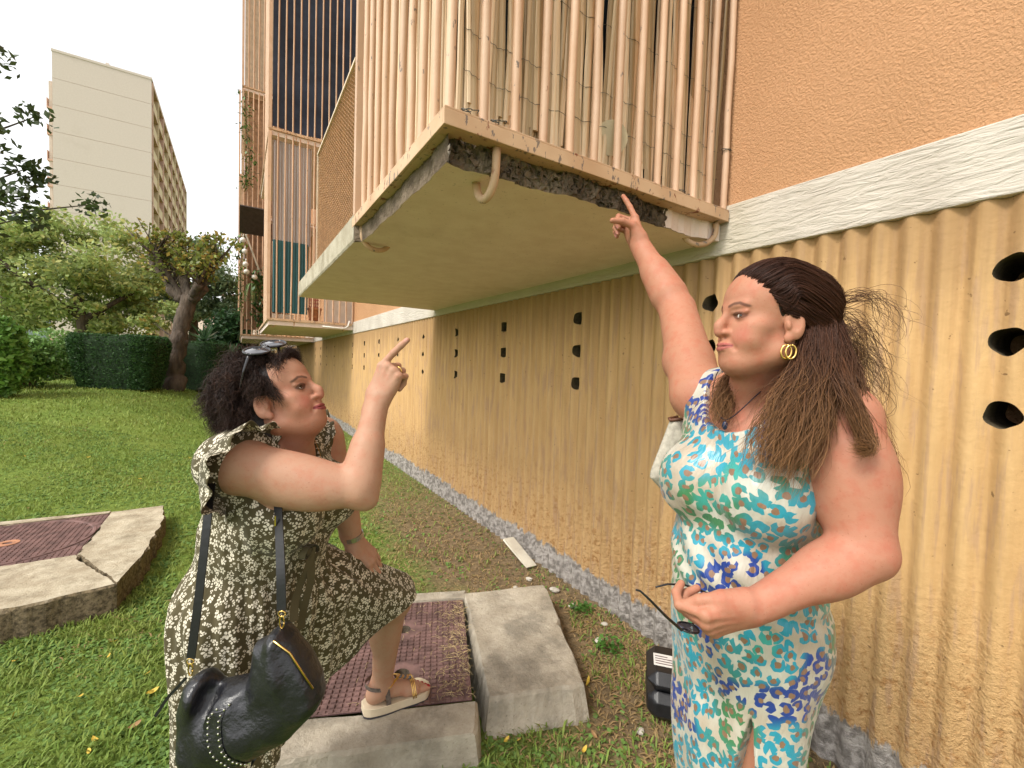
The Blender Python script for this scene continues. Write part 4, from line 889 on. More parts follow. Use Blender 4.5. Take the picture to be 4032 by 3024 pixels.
# ------------------------------------------------------------------ signed-distance modelling for bodies, cloth and leather
def nrm(v): v = np.asarray(v, float); return v/(np.linalg.norm(v)+1e-12)
def cone(a, b, ra, rb, flat=None):
    a = np.array(a, float); b = np.array(b, float); ab = b-a; L2 = ab@ab+1e-12
    if flat is not None: n = nrm(flat[0]); s = flat[1]
    def f(p):
        q = p-a
        if flat is not None: q = q+n*((q@n)*(1/s-1))[..., None]
        t = np.clip(q@ab/L2, 0, 1)
        d = np.sqrt(np.maximum(((q-t[..., None]*ab)**2).sum(-1), 1e-12))-(ra+(rb-ra)*t)
        return d*min(s, 1.) if flat is not None else d
    f.c = (a+b)/2; f.r = math.sqrt(L2)/2+max(ra, rb)*(max(1, flat[1]) if flat is not None else 1)
    return f
def ell(c, r, rot=None):
    c = np.array(c, float); r = np.broadcast_to(np.array(r, float), (3,)).copy(); rm = float(r.max()); M_ = None if rot is None else np.array(rot)
    def f(p):
        q = p-c
        if M_ is not None: q = q@M_            # columns of M_ are the local axes
        k0 = np.sqrt(((q/r)**2).sum(-1)+1e-12); k1 = np.sqrt(((q/(r*r))**2).sum(-1)+1e-12)
        return np.maximum(k0*(k0-1)/k1, np.sqrt((q*q).sum(-1)+1e-12)-rm)
    f.c = c; f.r = float(r.max())
    return f
def tri(a, b, c, th):
    a, b, c = (np.array(x, float) for x in (a, b, c)); n = nrm(np.cross(b-a, c-a))
    def seg(p, u, v):
        d = v-u; t = np.clip((p-u)@d/(d@d), 0, 1); return ((p-u-t[..., None]*d)**2).sum(-1)
    def f(p):
        s1 = np.cross(b-a, n)@(p-a).reshape(-1, 3).T; s2 = np.cross(c-b, n)@(p-b).reshape(-1, 3).T; s3 = np.cross(a-c, n)@(p-c).reshape(-1, 3).T
        sh = p.shape[:-1]; ins = ((s1 <= 0) & (s2 <= 0) & (s3 <= 0)).reshape(sh)
        e = np.minimum(np.minimum(seg(p, a, b), seg(p, b, c)), seg(p, c, a)); pl = ((p-a)@n)**2
        return np.sqrt(np.where(ins, pl, e)+1e-12)-th
    f.c = (a+b+c)/3; f.r = max(np.linalg.norm(x-f.c) for x in (a, b, c))+th
    return f
def halfspace(pt, n):
    pt = np.array(pt, float); n = nrm(n); return lambda p: (p-pt)@n
def grow(f, e):
    g = lambda p: f(p)-e
    g.c = f.c; g.r = f.r+e; return g
def smin(a, b, k):
    if k <= 0: return np.minimum(a, b)
    h = np.maximum(k-abs(a-b), 0)/k; return np.minimum(a, b)-h*h*k*.25
def sdf_eval(ops, P, ctr=None, hd=0):
    d = np.full(P.shape[:-1], 1.0)
    for mode, f, k in ops:
        if ctr is not None and hasattr(f, 'c'):
            sel = np.linalg.norm(ctr-f.c, axis=-1) < f.r+hd+k+.030
            if not sel.any(): continue
            q = f(P[sel]); x = d[sel]
            d[sel] = smin(x, q, k) if mode == 'add' else -smin(-x, q, k)
        else:
            q = f(P)
            if mode == 'add': d = smin(d, q, k)
            elif mode == 'sub': d = -smin(-d, q, k)
            elif mode == 'int': d = -smin(-d, -q, k)
            else: d = d+q
    return d
def sdf_mesh(ops, lo, hi, res, keep=None):
    lo = np.array(lo, float); hi = np.array(hi, float); B = 8; bs = res*B
    nb = np.ceil((hi-lo)/bs).astype(int); g = np.stack(np.meshgrid(*[np.arange(n) for n in nb], indexing='ij'), -1).reshape(-1, 3)
    ctr = lo+(g+.5)*bs; hd = bs*math.sqrt(3)/2; dc = sdf_eval(ops, ctr)
    act = abs(dc) < hd*2.0+.015; g = g[act]; ctr = ctr[act]
    off = np.stack(np.meshgrid(*[np.arange(B+1)]*3, indexing='ij'), -1).reshape(-1, 3)
    na = len(g); vals = np.empty((na, (B+1)**3), np.float32)
    for s in range(0, na, 1500):
        P = lo+(g[s:s+1500, None, :]*B+off[None])*res; vals[s:s+1500] = sdf_eval(ops, P, ctr[s:s+1500], hd)
    vals = vals.reshape(na, B+1, B+1, B+1); ins = vals < 0
    cs = [(i, j, k) for i in (0, 1) for j in (0, 1) for k in (0, 1)]
    cnt = sum(ins[:, i:i+B, j:j+B, k:k+B].astype(np.int8) for i, j, k in cs)
    a = np.argwhere((cnt > 0) & (cnt < 8)); bi = a[:, 0]; l = a[:, 1:]
    cv = {c: vals[bi, l[:, 0]+c[0], l[:, 1]+c[1], l[:, 2]+c[2]] for c in cs}
    acc = np.zeros((len(a), 3)); n = np.zeros(len(a))
    for c in cs:
        for ax in range(3):
            if c[ax] == 0:
                e = list(c); e[ax] = 1; v0, v1 = cv[c], cv[tuple(e)]; m = (v0 < 0) != (v1 < 0)
                t = np.where(m, v0/(v0-v1+1e-20*(v0 == v1)), 0); p = np.tile(np.array(c, float), (len(a), 1)); p[:, ax] = t
                acc += p*m[:, None]; n += m
    gl = g[bi]*B+l; V = lo+(gl+acc/n[:, None])*res
    N = nb*B+2; key = (gl[:, 0]*N[1]+gl[:, 1])*N[2]+gl[:, 2]; od = np.argsort(key); ks = key[od]; F = []
    for ax in range(3):
        o1, o2 = (ax+1) % 3, (ax+2) % 3; s0 = ins[:, :B, :B, :B]; sl = [slice(0, B)]*3; sl[ax] = slice(1, B+1); s1 = ins[(slice(None),)+tuple(sl)]
        e = np.argwhere(s0 != s1); q = g[e[:, 0]]*B+e[:, 1:]; fl = s0[e[:, 0], e[:, 1], e[:, 2], e[:, 3]]; ids = []; ok = np.ones(len(e), bool)
        for d1, d2 in ((0, 0), (-1, 0), (-1, -1), (0, -1)):
            c = q.copy(); c[:, o1] += d1; c[:, o2] += d2; ok &= (c >= 0).all(1); kk = (c[:, 0]*N[1]+c[:, 1])*N[2]+c[:, 2]
            ix = np.clip(np.searchsorted(ks, kk), 0, len(ks)-1); ok &= ks[ix] == kk; ids.append(od[ix])
        ids = np.stack(ids, 1); ids = np.where(fl[:, None], ids, ids[:, ::-1]); F.append(ids[ok])
    F = np.concatenate(F)
    if keep is not None: F = F[keep(V[F].mean(1))]
    u, inv = np.unique(F, return_inverse=True); return V[u], inv.reshape(F.shape)
def join_meshes(parts):
    V = []; F = []; n = 0
    for v, f in parts: V.append(v); F.append(f+n); n += len(v)
    return np.concatenate(V), np.concatenate(F)
# ------------------------------------------------------------------ anatomy (frame of a head: x = her right, y = forward, z = up)
class Frame:
    def __init__(s, c, fwd, up, sc=1.0):
        s.c = np.array(c, float); s.f = nrm(fwd); u = np.array(up, float); s.u = nrm(u-s.f*(u@s.f)); s.r = np.cross(s.f, s.u); s.s = sc
        s.R = np.stack([s.r, s.f, s.u], 1)
    def __call__(s, p): return s.c+s.s*(np.asarray(p, float)@s.R.T)
    def inv(s, p): return ((np.asarray(p, float)-s.c)@s.R)/s.s
def head_ops(T, full=1.0, nose=(.104, -.034), cheek=1.0, chin=.108, mouth_open=0.0, eye_h=.0052):
    s = T.s; A = []
    def E(c, r, k=.02, mode='add', rx=0, rz=0, ry=0):
        M_ = T.R@rotm('Z', rz)@rotm('Y', ry)@rotm('X', rx); A.append((mode, ell(T(c), np.array(r)*s, M_), k*s))
    def K(a, b, ra, rb, k=.012, mode='add'): A.append((mode, cone(T(a), T(b), ra*s, rb*s), k*s))
    E((0, -.018, .032), (.074, .094, .080), 0)                     # cranium
    E((0, .030, .040), (.060, .052, .058), .03)                     # forehead
    E((0, .022, -.040), (.058*full, .060, .078), .03)               # face block
    K((0, .052, -chin+.012), (0, .060, -chin+.014), .023, .022, .03)      # chin
    for q in (-1, 1):
        K((q*.050*full, -.006, -.070), (q*.020, .050, -chin+.014), .020, .019, .03)   # jaw
        E((q*.034*full, .050, -.045), (.025*cheek, .024, .026), .022)                # cheek
        E((q*.044*full, .043, -.020), (.020, .020, .013), .02)                # cheekbone
        K((q*.010, .079, .017), (q*.040, .067, .021), .0075, .0065, .014)           # brow
        E((q*.031, .089, -.001), (.020, .014, .0125), .012, 'sub')              # socket
        A.append(('add', ell(T((q*.031, .0635, -.001)), .0147*s), .004*s))           # lids over the eyeball
        E((q*.031, .083, -.0012), (.0142, .0110, eye_h), .0015, 'sub', rz=-q*.22)  # eye opening
        K((q*.017, .078, .0065), (q*.046, .069, .0065), .0035, .0030, .006)           # upper lid fold
    ny, nz = nose
    K((0, .079, .010), (0, ny-.006, nz+.012), .0075, .0085, .012)
    K((0, ny-.008, nz+.014), (0, ny-.0090, nz), .0080, .0108, .010)
    for q in (-1, 1):
        E((q*.0125, ny-.021, nz-.003), (.0075, .0105, .0080), .006)
        E((q*.0068, ny-.014, nz-.0125), (.0038, .0062, .0030), .002, 'sub', rz=q*.35)
    K((0, ny-.010, nz-.006), (0, .080, nz-.016), .0048, .0045, .006)
    E((0, .071, -.066), (.026, .020, .018), .014)                          # muzzle
    m = -.0645
    for q in (-1, 1):
        K((q*.002, .0912, m+.0036), (q*.012, .0880, m+.0030), .0042, .0038, .004); K((q*.012, .0880, m+.0030), (q*.0235, .0800, m+.0020), .0038, .0022, .004)   # upper lip
        K((0, .0900, m-.0055), (q*.011, .0872, m-.0046), .0050, .0044, .004); K((q*.011, .0872, m-.0046), (q*.0225, .0800, m+.0010), .0044, .0020, .004)   # lower lip
        K((q*.0, .0965, m-.0002), (q*.012, .0925, m-.0004), .0011+mouth_open, .0011+mouth_open, .0012, 'sub'); K((q*.012, .0925, m-.0004), (q*.0240, .0835, m+.0016), .0011+mouth_open, .0009, .0012, 'sub')
        K((q*.0175, .0905, -.046), (q*.031, .0775, -.068), .0024, .0020, .010, 'sub')   # smile fold
        # ear
        M_ = T.R@rotm('Z', q*.35)@rotm('X', -.15)
        A.append(('add', ell(T((q*.0765, -.012, -.014)), np.array((.0085, .018, .031))*s, M_), .006*s))
        A.append(('sub', ell(T((q*.0850, -.009, -.010)), np.array((.0060, .0105, .019))*s, M_), .004*s))
        A.append(('add', ell(T((q*.0785, .000, -.018)), np.array((.004, .0045, .008))*s, M_), .003*s))
        A.append(('add', ell(T((q*.0745, -.004, -.042)), np.array((.006, .008, .009))*s, M_), .006*s))
    return A
def hand_ops(W, f, dorsal, side, pose, thumb, sc=1.0, tags=None):
    """W wrist, f towards the knuckles, dorsal = back of the hand; side +1 right hand, -1 left; pose: 4 x (curl1, curl2, curl3, spread); thumb: list of 3 points (thumb side, f, dorsal)"""
    f = nrm(f); d = nrm(np.array(dorsal)-f*(np.array(dorsal)@f)); t = side*np.cross(d, f)*1.0   # t: thumb side
    W = np.array(W, float); P = lambda a, b, c: W+sc*(a*t+b*f+c*d); A = []; nails = []; tips = []
    kn = [(.0265, .083, .004), (.0085, .087, .006), (-.0095, .083, .004), (-.0265, .075, 0)]
    Ls = [(.044, .026, .022), (.048, .030, .023), (.045, .028, .023), (.035, .021, .020)]
    rad = (.0090, .0092, .0086, .0077)
    A.append(('add', cone(P(0, -.03, 0), P(0, .012, 0), .026*sc, .0255*sc, (d, .72)), .015*sc))
    for i in range(4):
        A.append(('add', cone(P(kn[i][0]*.62, .008, 0), P(*kn[i]), .0145*sc, .0108*sc), .014*sc))
        A.append(('add', cone(P(kn[i][0]*.45, .018, .0105), P(kn[i][0]*.97, kn[i][1]-.010, kn[i][2]+.0085), .0026*sc, .0030*sc), .004*sc)); A.append(('add', ell(P(kn[i][0], kn[i][1]-.001, kn[i][2]+.0045), np.array((.0078, .0085, .0078))*sc), .005*sc))
    A.append(('add', ell(P(.000, .045, -.006), np.array((.034, .042, .013))*sc, np.stack([t, f, d], 1)), .012*sc))
    for i in range(4):
        c1, c2, c3, sp = pose[i]; p = P(*kn[i]); ang = 0; r = rad[i]
        for j, (L, c) in enumerate(zip(Ls[i], (c1, c2, c3))):
            ang += c; dr = math.cos(ang)*(math.cos(sp)*f+math.sin(sp)*t)-math.sin(ang)*d; q = p+dr*L*sc
            A.append(('add', cone(p, q, r*sc*(1.03-.04*j), r*sc*(.95-.09*j)), (.005 if j == 0 else .003)*sc)); p = q
        up = math.cos(ang)*d+math.sin(ang)*(math.cos(sp)*f+math.sin(sp)*t); nails.append((p-dr*.003*sc+up*r*sc*.75, .0062*sc)); tips.append(p)
    a, b, c, e = [P(*x) for x in thumb]
    A.append(('add', cone(a, b, .017*sc, .0125*sc), .018*sc)); A.append(('add', cone(b, c, .0118*sc, .0105*sc), .006*sc)); A.append(('add', cone(c, e, .0108*sc, .0082*sc), .004*sc))
    nails.append((e, .007*sc)); return A, nails, tips, (t, f, d)
def foot_ops(heel, toe, up=(0, 0, 1), side=1, sc=1.0, ankle=None):
    """heel/toe on the sole plane; side +1: big toe on the right-hand side of the walking direction"""
    h = np.array(heel, float); f = nrm(np.array(toe)-h); u = np.array(up, float); u = nrm(u-f*(u@f)); r = side*np.cross(f, u); P = lambda a, b, c: h+sc*(a*r+b*f+c*u); A = []
    A.append(('add', ell(P(0, .030, .032), np.array((.028, .034, .033))*sc, np.stack([r, f, u], 1)), .02))
    A.append(('add', cone(P(0, .045, .045), P(.004, .165, .024), .031*sc, .026*sc, (r, 1.15)), .02)); A.append(('add', cone(P(-.018, .05, .022), P(-.026, .17, .016), .020*sc, .016*sc), .02))
    A.append(('add', cone(P(.022, .15, .021), P(.028, .178, .018), .020*sc, .017*sc), .015))
    toes = []
    for i, (x, y0, y1, rr) in enumerate(((.026, .180, .226, .0128), (.006, .182, .224, .0088), (-.010, .178, .216, .0082), (-.024, .172, .204, .0076), (-.036, .163, .190, .0072))):
        A.append(('add', cone(P(x, y0, .014), P(x*1.02, y1, rr*.95), rr*1.0*sc, rr*.92*sc), .004)); toes.append((P(x*1.02, y1+rr*.25, rr*1.6), rr*.72*sc))
    if ankle is not None: A.append(('add', cone(P(0, .048, .055), ankle, .034*sc, .036*sc), .025))
    return A, toes, P
# ------------------------------------------------------------------ people
def mat_skin(name, mott=(.50, .20, .13), amt=.25):
    t = NT(name); c = t.co(); a = t.attr()
    col = t.mix(t.ramp(t.noise(c, 38, 4, .6), .42, .72, 0, amt), a, t.mix(1, a, tuple(min(1, m*2.0) for m in mott), 'MULTIPLY'))
    col = t.mix(t.ramp(t.noise(c, 95, 3), .55, .75, 0, .22), col, t.mix(1, a, (.80, .52, .46), 'MULTIPLY'))
    col = t.mix(t.ramp(t.noise(c, 16, 3), .35, .65, .16, 0), col, t.mix(1, a, (1.08, 1.12, 1.10), 'MULTIPLY'))
    col = t.mix(t.ramp(t.noise(c, 240, 2), .66, .74, 0, .45), col, t.mix(1, a, (.62, .45, .38), 'MULTIPLY'))
    t.out('Base Color', col); t.out('Roughness', t.ramp(t.noise(c, 60, 3), .3, .7, .52, .68)); t.out('Specular IOR Level', .30)
    t.out('Subsurface Weight', .08); t.out('Subsurface Radius', (1, .35, .2)); t.out('Subsurface Scale', .004)
    t.out('Normal', t.bump(t.noise(c, 330, 3), .18, .0012, t.bump(t.noise(c, 26, 4), .22, .008))); return t.m
def paint(V, base, layers):
    C = np.tile(np.array(base, float), (len(V), 1))
    for f, r0, r1, col, amt in layers:          # f(V) distance-like; full inside r0, none outside r1
        w = (1-ss(r0, r1, f(V)))*amt; C = C*(1-w[:, None])+np.array(col)*w[:, None]
    return C
def dist_to(c): c = np.array(c, float); return lambda V: np.linalg.norm(V-c, axis=1)
def dist_arc(pts):
    pts = np.array(pts, float)
    def f(V):
        d = np.full(len(V), 9.)
        for a, b in zip(pts[:-1], pts[1:]): d = np.minimum(d, cone(a, b, 0, 0)(V))
        return d
    return f
def face_layers(T, lip, cheek, brow, lid, brow_w=.0030, eye_h=.0052):
    s = T.s; L = []; far = lambda p: np.where((p[:, 1] > .045) & (np.linalg.norm(p, axis=1) < .16), 0, 9.)
    def arc2(pts, taper=0):          # distance in the plane of the face
        pts = np.array(pts, float)
        def f(V):
            p = T.inv(V); q = p[:, [0, 2]]; d = np.full(len(V), 9.)
            for a_, b_ in zip(pts[:-1], pts[1:]):
                e = b_-a_; t = np.clip(((q-a_)@e)/(e@e), 0, 1); d = np.minimum(d, np.linalg.norm(q-a_-t[:, None]*e, axis=1))
            return d*s+far(p)
        return f
    for q in (-1, 1):
        L.append((dist_to(T((q*.040, .066, -.040))), .004*s, .030*s, cheek, .55))
        L.append((arc2([(q*.013, .0185), (q*.024, .0232), (q*.036, .0240), (q*.049, .0175)]), brow_w*.5*s, brow_w*1.45*s, brow, .75))
        def lidf(V, q=q):
            p = T.inv(V); return np.sqrt(((p[:, 0]-q*.031)/.0150)**2+((p[:, 2]+.0008)/(eye_h+.0016))**2)+far(p)
        L.append((lidf, .98, 1.16, lid, .75)); L.append((lidf, 1.1, 2.2, lid, .20))
        L.append((dist_to(T((q*.0068, .084, -.0465))), .002*s, .006*s, (.12, .04, .03), .6))
    L.append((dist_to(T((0, .100, -.036))), .004, .018*s, cheek, .30))
    m = -.0645
    L.append((arc2([(-.0225, m+.0020), (-.011, m+.0036), (0, m+.0034), (.011, m+.0036), (.0225, m+.0020)]), .0034*s, .0046*s, lip, .9))
    L.append((arc2([(-.021, m+.0004), (-.011, m-.0046), (0, m-.0058), (.011, m-.0046), (.021, m+.0004)]), .0036*s, .0050*s, lip, .9))
    L.append((arc2([(-.024, m+.0016), (-.012, m-.0004), (.012, m-.0004), (.024, m+.0016)]), .0004*s, .0013*s, (.08, .018, .014), .8))
    return L
def eyes(T, gaze, root, iris=(.10, .05, .02)):
    gaze = nrm(gaze)
    for q in (-1, 1):
        c = T((q*.031, .0628, -.001)); r = .0134*T.s; b = MB(); b.ball(c, r, 28, 22)
        v = np.concatenate(b.v); n = (v-c)/r; v = v2w(v); a = np.arccos(np.clip(n@gaze, -1, 1)); C = np.tile(np.array([.72, .68, .64]), (len(v), 1))
        C[a < .47] = iris; C[a < .20] = (.004, .004, .004); C[(a >= .41) & (a < .50)] = np.array(iris)*.35
        t = bpy.data.materials.get('eye_gloss')
        if t is None:
            t = NT('eye_gloss'); t.out('Base Color', t.attr()); t.out('Roughness', .06); t.out('Specular IOR Level', .6); t = t.m
        mesh_obj('eye', v, b.f, t, root, True, C)
def strands(bundles, seed=1, up=(0, 0, 1)):
    """locks of hair: each bundle = dict(pts, rad, n, wave, freq, thick, c0, c1, spread)"""
    r = np.random.default_rng(seed); Vs = []; Fs = []; Cs = []; base = 0; NP = 16
    for B in bundles:
        P = np.array(B['pts'], float); K = len(P); rad = np.broadcast_to(np.array(B['rad'], float), (K,)); n = B['n']
        u = np.linspace(0, K-1, NP); i = np.minimum(u.astype(int), K-2); f = (u-i)[:, None]
        Pm = np.concatenate([[2*P[0]-P[1]], P, [2*P[-1]-P[-2]]]); p0, p1, p2, p3 = Pm[i], Pm[i+1], Pm[i+2], Pm[i+3]
        G = .5*((2*p1)+(-p0+p2)*f+(2*p0-5*p1+4*p2-p3)*f**2+(-p0+3*p1-3*p2+p3)*f**3); Rd = np.interp(u, np.arange(K), rad)
        T_ = np.gradient(G, axis=0); T_ /= np.linalg.norm(T_, axis=1)[:, None]+1e-9
        a = np.cross(T_, np.array(B.get('ref', (.3, .9, .2)))); a /= np.linalg.norm(a, axis=1)[:, None]+1e-9; b = np.cross(T_, a)
        th = r.uniform(0, 2*math.pi, n); rr = np.sqrt(r.uniform(0, 1, n)); t = np.linspace(0, 1, NP)
        L = r.uniform(B.get('lmin', .75), 1.0, n); w = B.get('wave', .003); fq = B.get('freq', 2.5); ph = r.uniform(0, 6.28, (n, 2)); wf = r.uniform(.7, 1.35, n)*fq
        uu = t[None]*L[:, None]*(NP-1); ii = np.minimum(uu.astype(int), NP-2); ff = uu-ii
        lerp = lambda X: X[ii]*(1-ff)[..., None]+X[np.minimum(ii+1, NP-1)]*ff[..., None]
        C0, A, Bv = lerp(G), lerp(a), lerp(b); Rr = np.interp(uu, np.arange(NP), Rd)
        wa = w*(t[None]**.6); tw = B.get('twist', .6)
        ox = Rr*(rr*np.cos(th))[:, None]+wa*np.sin(2*math.pi*wf[:, None]*t[None]+ph[:, :1]); oy = Rr*(rr*np.sin(th))[:, None]+wa*np.cos(2*math.pi*wf[:, None]*t[None]+ph[:, 1:])
        S = C0+A*ox[..., None]+Bv*oy[..., None]; sp = B.get('spread', 0)
        if sp: S += r.normal(0, 1, (n, 1, 3))*sp*(t[None, :, None]**2)
        S[..., 2] -= B.get('sag', 0)*(t[None]**2)
        tt = np.gradient(S, axis=1); tt /= np.linalg.norm(tt, axis=2)[..., None]+1e-9
        s1 = np.cross(tt, r.normal(size=(n, 1, 3))); s1 /= np.linalg.norm(s1, axis=2)[..., None]+1e-9; s2 = np.cross(tt, s1)
        thk = B.get('thick', .0011)*r.uniform(.6, 1.4, n)[:, None]*(np.clip(1.25-t[None]**3, .25, 1)); ring = []
        for k in range(3): ag = 2*math.pi*k/3; ring.append(S+thk[..., None]*(s1*math.cos(ag)+s2*math.sin(ag)*.6))
        V = np.stack(ring, 2).reshape(-1, 3); idx = base+np.arange(n*NP*3).reshape(n, NP, 3)
        for k in range(3): Fs.append(np.stack([idx[:, :-1, k], idx[:, :-1, (k+1) % 3], idx[:, 1:, (k+1) % 3], idx[:, 1:, k]], -1).reshape(-1, 4))
        cv = (np.array(B['c0'])[None, None]*(1-t[None, :, None]**B.get('cp', 1.5))+np.array(B['c1'])[None, None]*t[None, :, None]**B.get('cp', 1.5))*r.uniform(.6, 1.5, (n, 1, 1))
        Cs.append(np.repeat(cv.reshape(-1, 3), 3, 0)); Vs.append(V); base += len(V)
    return np.concatenate(Vs), np.concatenate(Fs), np.concatenate(Cs)
def mat_hair(name, rough=.45, spec=.22):
    t = NT(name); t.out('Base Color', t.attr()); t.out('Roughness', rough); t.out('Specular IOR Level', spec); return t.m
def cyl_uv(V, c, rad): 
    a = np.arctan2(V[:, 1]-c[1], V[:, 0]-c[0]); return np.stack([a*rad, V[:, 2]], 1)
def vn3(V, s, seed=0):
    """cheap smooth 3-D noise from sines"""
    r = np.random.default_rng(seed); o = np.zeros(V.shape[:-1])
    for _ in range(6): k = r.normal(size=3)*s; o = o+np.sin(V@k+r.uniform(0, 6.28))
    return o/3.5
# .................................................................. woman in the leopard-print dress (right)
def mat_leopard():
    t = NT('leopard_satin'); uv = t.co('UV'); wn = t.node('TexNoise'); t.set(wn.inputs['Vector'], uv); wn.inputs['Scale'].default_value = 45; wn.inputs['Detail'].default_value = 1
    wv = t.node('VectorMath'); wv.operation = 'MULTIPLY_ADD'; t.set(wv.inputs[0], wn.outputs['Color']); wv.inputs[1].default_value = (.011,)*3; t.set(wv.inputs[2], uv)
    vo = t.node('TexVoronoi'); vo.voronoi_dimensions = '2D'; t.set(vo.inputs['Vector'], wv.outputs[0]); vo.inputs['Scale'].default_value = 33; vo.inputs['Randomness'].default_value = .8
    v2 = t.node('TexVoronoi'); v2.voronoi_dimensions = '2D'; v2.feature = 'DISTANCE_TO_EDGE'; t.set(v2.inputs['Vector'], wv.outputs[0]); v2.inputs['Scale'].default_value = 33; v2.inputs['Randomness'].default_value = .8
    rc = t.node('SeparateColor'); t.set(rc.inputs[0], vo.outputs['Color'])
    df = t.node('VectorMath'); df.operation = 'SUBTRACT'; sc_ = t.node('VectorMath'); sc_.operation = 'SCALE'; t.set(sc_.inputs[0], wv.outputs[0]); sc_.inputs['Scale'].default_value = 33
    t.set(df.inputs[0], wv.outputs[0]); t.set(df.inputs[1], vo.outputs['Position']); x_, y_, _ = t.sep(df.outputs[0])
    ang = t.math('ARCTAN2', y_, x_); nt_ = t.math('COSINE', t.math('ADD', ang, t.math('MULTIPLY', rc.outputs[2], 6.28)))
    dd = t.math('ADD', vo.outputs['Distance'], t.math('MULTIPLY', t.math('SUBTRACT', t.noise(uv, 75, 1), .5), .30))
    blot = t.ramp(t.math('SUBTRACT', dd, t.ramp(rc.outputs[0], 0, 1, .40, .60)), -.02, .02, 1, 0)
    core = t.math('MULTIPLY', t.ramp(dd, .20, .23, 1, 0), t.ramp(rc.outputs[1], .30, .34))
    brk = t.ramp(nt_, .82, .90, 1, 0)
    reg = t.noise(uv, 4.2, 1, .4); reg2 = t.noise(t.mapping(uv, (1, 1, 1), loc=(3, 7, 0)), 5.2, 1, .4)
    c1 = t.mix(t.ramp(reg, .44, .56), (.02, .25, .34), (.05, .18, .075)); c1 = t.mix(t.ramp(reg2, .54, .62), c1, (.012, .04, .22)); c1 = t.mix(t.ramp(reg2, .40, .34), c1, (.04, .30, .25))
    bg = t.mix(t.ramp(t.noise(uv, 7, 2), .35, .65), (.40, .33, .25), (.48, .46, .39))
    col = t.mix(t.math('MULTIPLY', blot, t.ramp(t.math('ADD', brk, core), 0, 1)), bg, c1); col = t.mix(t.math('MULTIPLY', core, blot), col, (.22, .12, .07))
    t.out('Base Color', col); t.out('Roughness', .36); t.out('Specular IOR Level', .5); t.out('Sheen Weight', .15)
    t.out('Normal', t.bump(t.noise(t.mapping(uv, (1.6, .6, 1), (0, 0, .6)), 11, 4, .55), .6, .022)); return t.m
def woman_right():
    base = v2w((.59, 1.08, 0)); root = empty('person', base, -YAW, label='woman in a leopard-print satin dress pointing up at the balcony edge', cat='person')
    M_ = lambda P: P      # geometry is written in the frame turned by YAW about the camera foot
    T = Frame((.534, .935, 1.535), (-1, -.04, .07), (0, 0, 1), 1.0)
    fv = np.array([-.83, -.56, 0]); lv = np.array([.56, -.83, 0]); z = np.array([0, 0, 1.]); RT = np.stack([lv, fv, z], 1)
    C = lambda l, f, zz, c=(.577, 1.03): np.array([c[0], c[1], 0])+lv*l+fv*f+z*zz
    A = head_ops(T, full=1.0, cheek=1.12, nose=(.105, -.034), mouth_open=.0006, eye_h=.0054)
    A.append(('add', cone(T((0, -.030, -.055)), C(0, .005, 1.375), .052, .064), .03)); A.append(('add', cone(T((0, .018, -.088)), C(0, .035, 1.35), .030, .052), .025))
    tor = [('add', ell(C(0, .0, 1.255), (.165, .118, .135), RT), .05), ('add', cone(C(-.03, -.01, 1.385), C(-.15, -.005, 1.352), .055, .060), .05), ('add', cone(C(.03, -.01, 1.385), C(.150, .0, 1.350), .055, .056), .045),
           ('add', ell(C(.075, .098, 1.165), (.086, .078, .088), RT), .05), ('add', ell(C(-.072, .098, 1.165), (.086, .078, .088), RT), .05),
           ('add', ell(C(0, .0, 1.05), (.160, .128, .19), RT), .06), ('add', ell(C(0, .045, .97), (.140, .110, .13), RT), .06), ('add', ell(C(0, -.01, .84), (.162, .138, .17), RT), .06)]
    legs = []
    for q in (-1, 1):
        legs += [('add', cone(C(q*.068, -.005, .80), C(q*.058, .02, .46), .084, .056), .04), ('add', cone(C(q*.058, .02, .46), C(q*.070, -.03, .09), .056, .036), .03), ('add', ell(C(q*.062, -.025, .32), (.052, .058, .11), RT), .03)]
        fo, _, _ = foot_ops(C(q*.085, -.085, .005), C(q*.10, .16, .005), side=-q, sc=1.0, ankle=C(q*.070, -.03, .12)); legs += fo
    shL, elL, wrL = np.array([.663, .872, 1.338]), np.array([.662, .802, 1.098]), np.array([.462, .800, .985])
    shR, elR, wrR = np.array([.493, 1.16, 1.365]), np.array([.512, 1.385, 1.615]), np.array([.424, 1.530, 1.857])
    arms = [('add', cone(shL, elL, .066, .053), .035), ('add', ell((shL+elL)/2+[.004, 0, -.005], (.072, .068, .11)), .02), ('add', cone(elL, wrL, .052, .029), .010), ('add', ell(elL*.72+wrL*.28-np.array([0, 0, .004]), (.072, .050, .047), np.stack([nrm(wrL-elL), [0, 1, 0], np.cross(nrm(wrL-elL), [0, 1, 0])], 1)), .02),
            ('add', cone(shR, elR, .068, .055), .04), ('add', ell(shR*.55+elR*.45-np.array([0, 0, .030]), (.066, .085, .066)), .02), ('add', cone(elR, wrR, .053, .033), .010), ('add', cone(elR*.78+wrR*.22, elR*.45+wrR*.55, .056, .046), .02)]
    hL, nL, tL, fL = hand_ops(wrL, (-.93, .02, -.36), (-.1, -.92, -.40), -1, [(.75, 1.05, .6, .05), (1.05, 1.25, .7, 0), (1.1, 1.3, .7, 0), (1.15, 1.3, .7, -.05)], [(.020, .012, -.004), (.036, .046, -.008), (.036, .082, -.016), (.028, .108, -.024)], 1.08)
    hR, nR, tR, fR = hand_ops(wrR, (-.27, .40, .87), (.90, .30, .15), 1, [(.02, .10, .06, 0), (1.15, 1.35, .7, 0), (1.2, 1.35, .7, 0), (1.1, 1.3, .7, -.05)], [(.020, .012, -.006), (.034, .044, -.024), (.036, .060, -.056), (.034, .066, -.088)], 1.10)
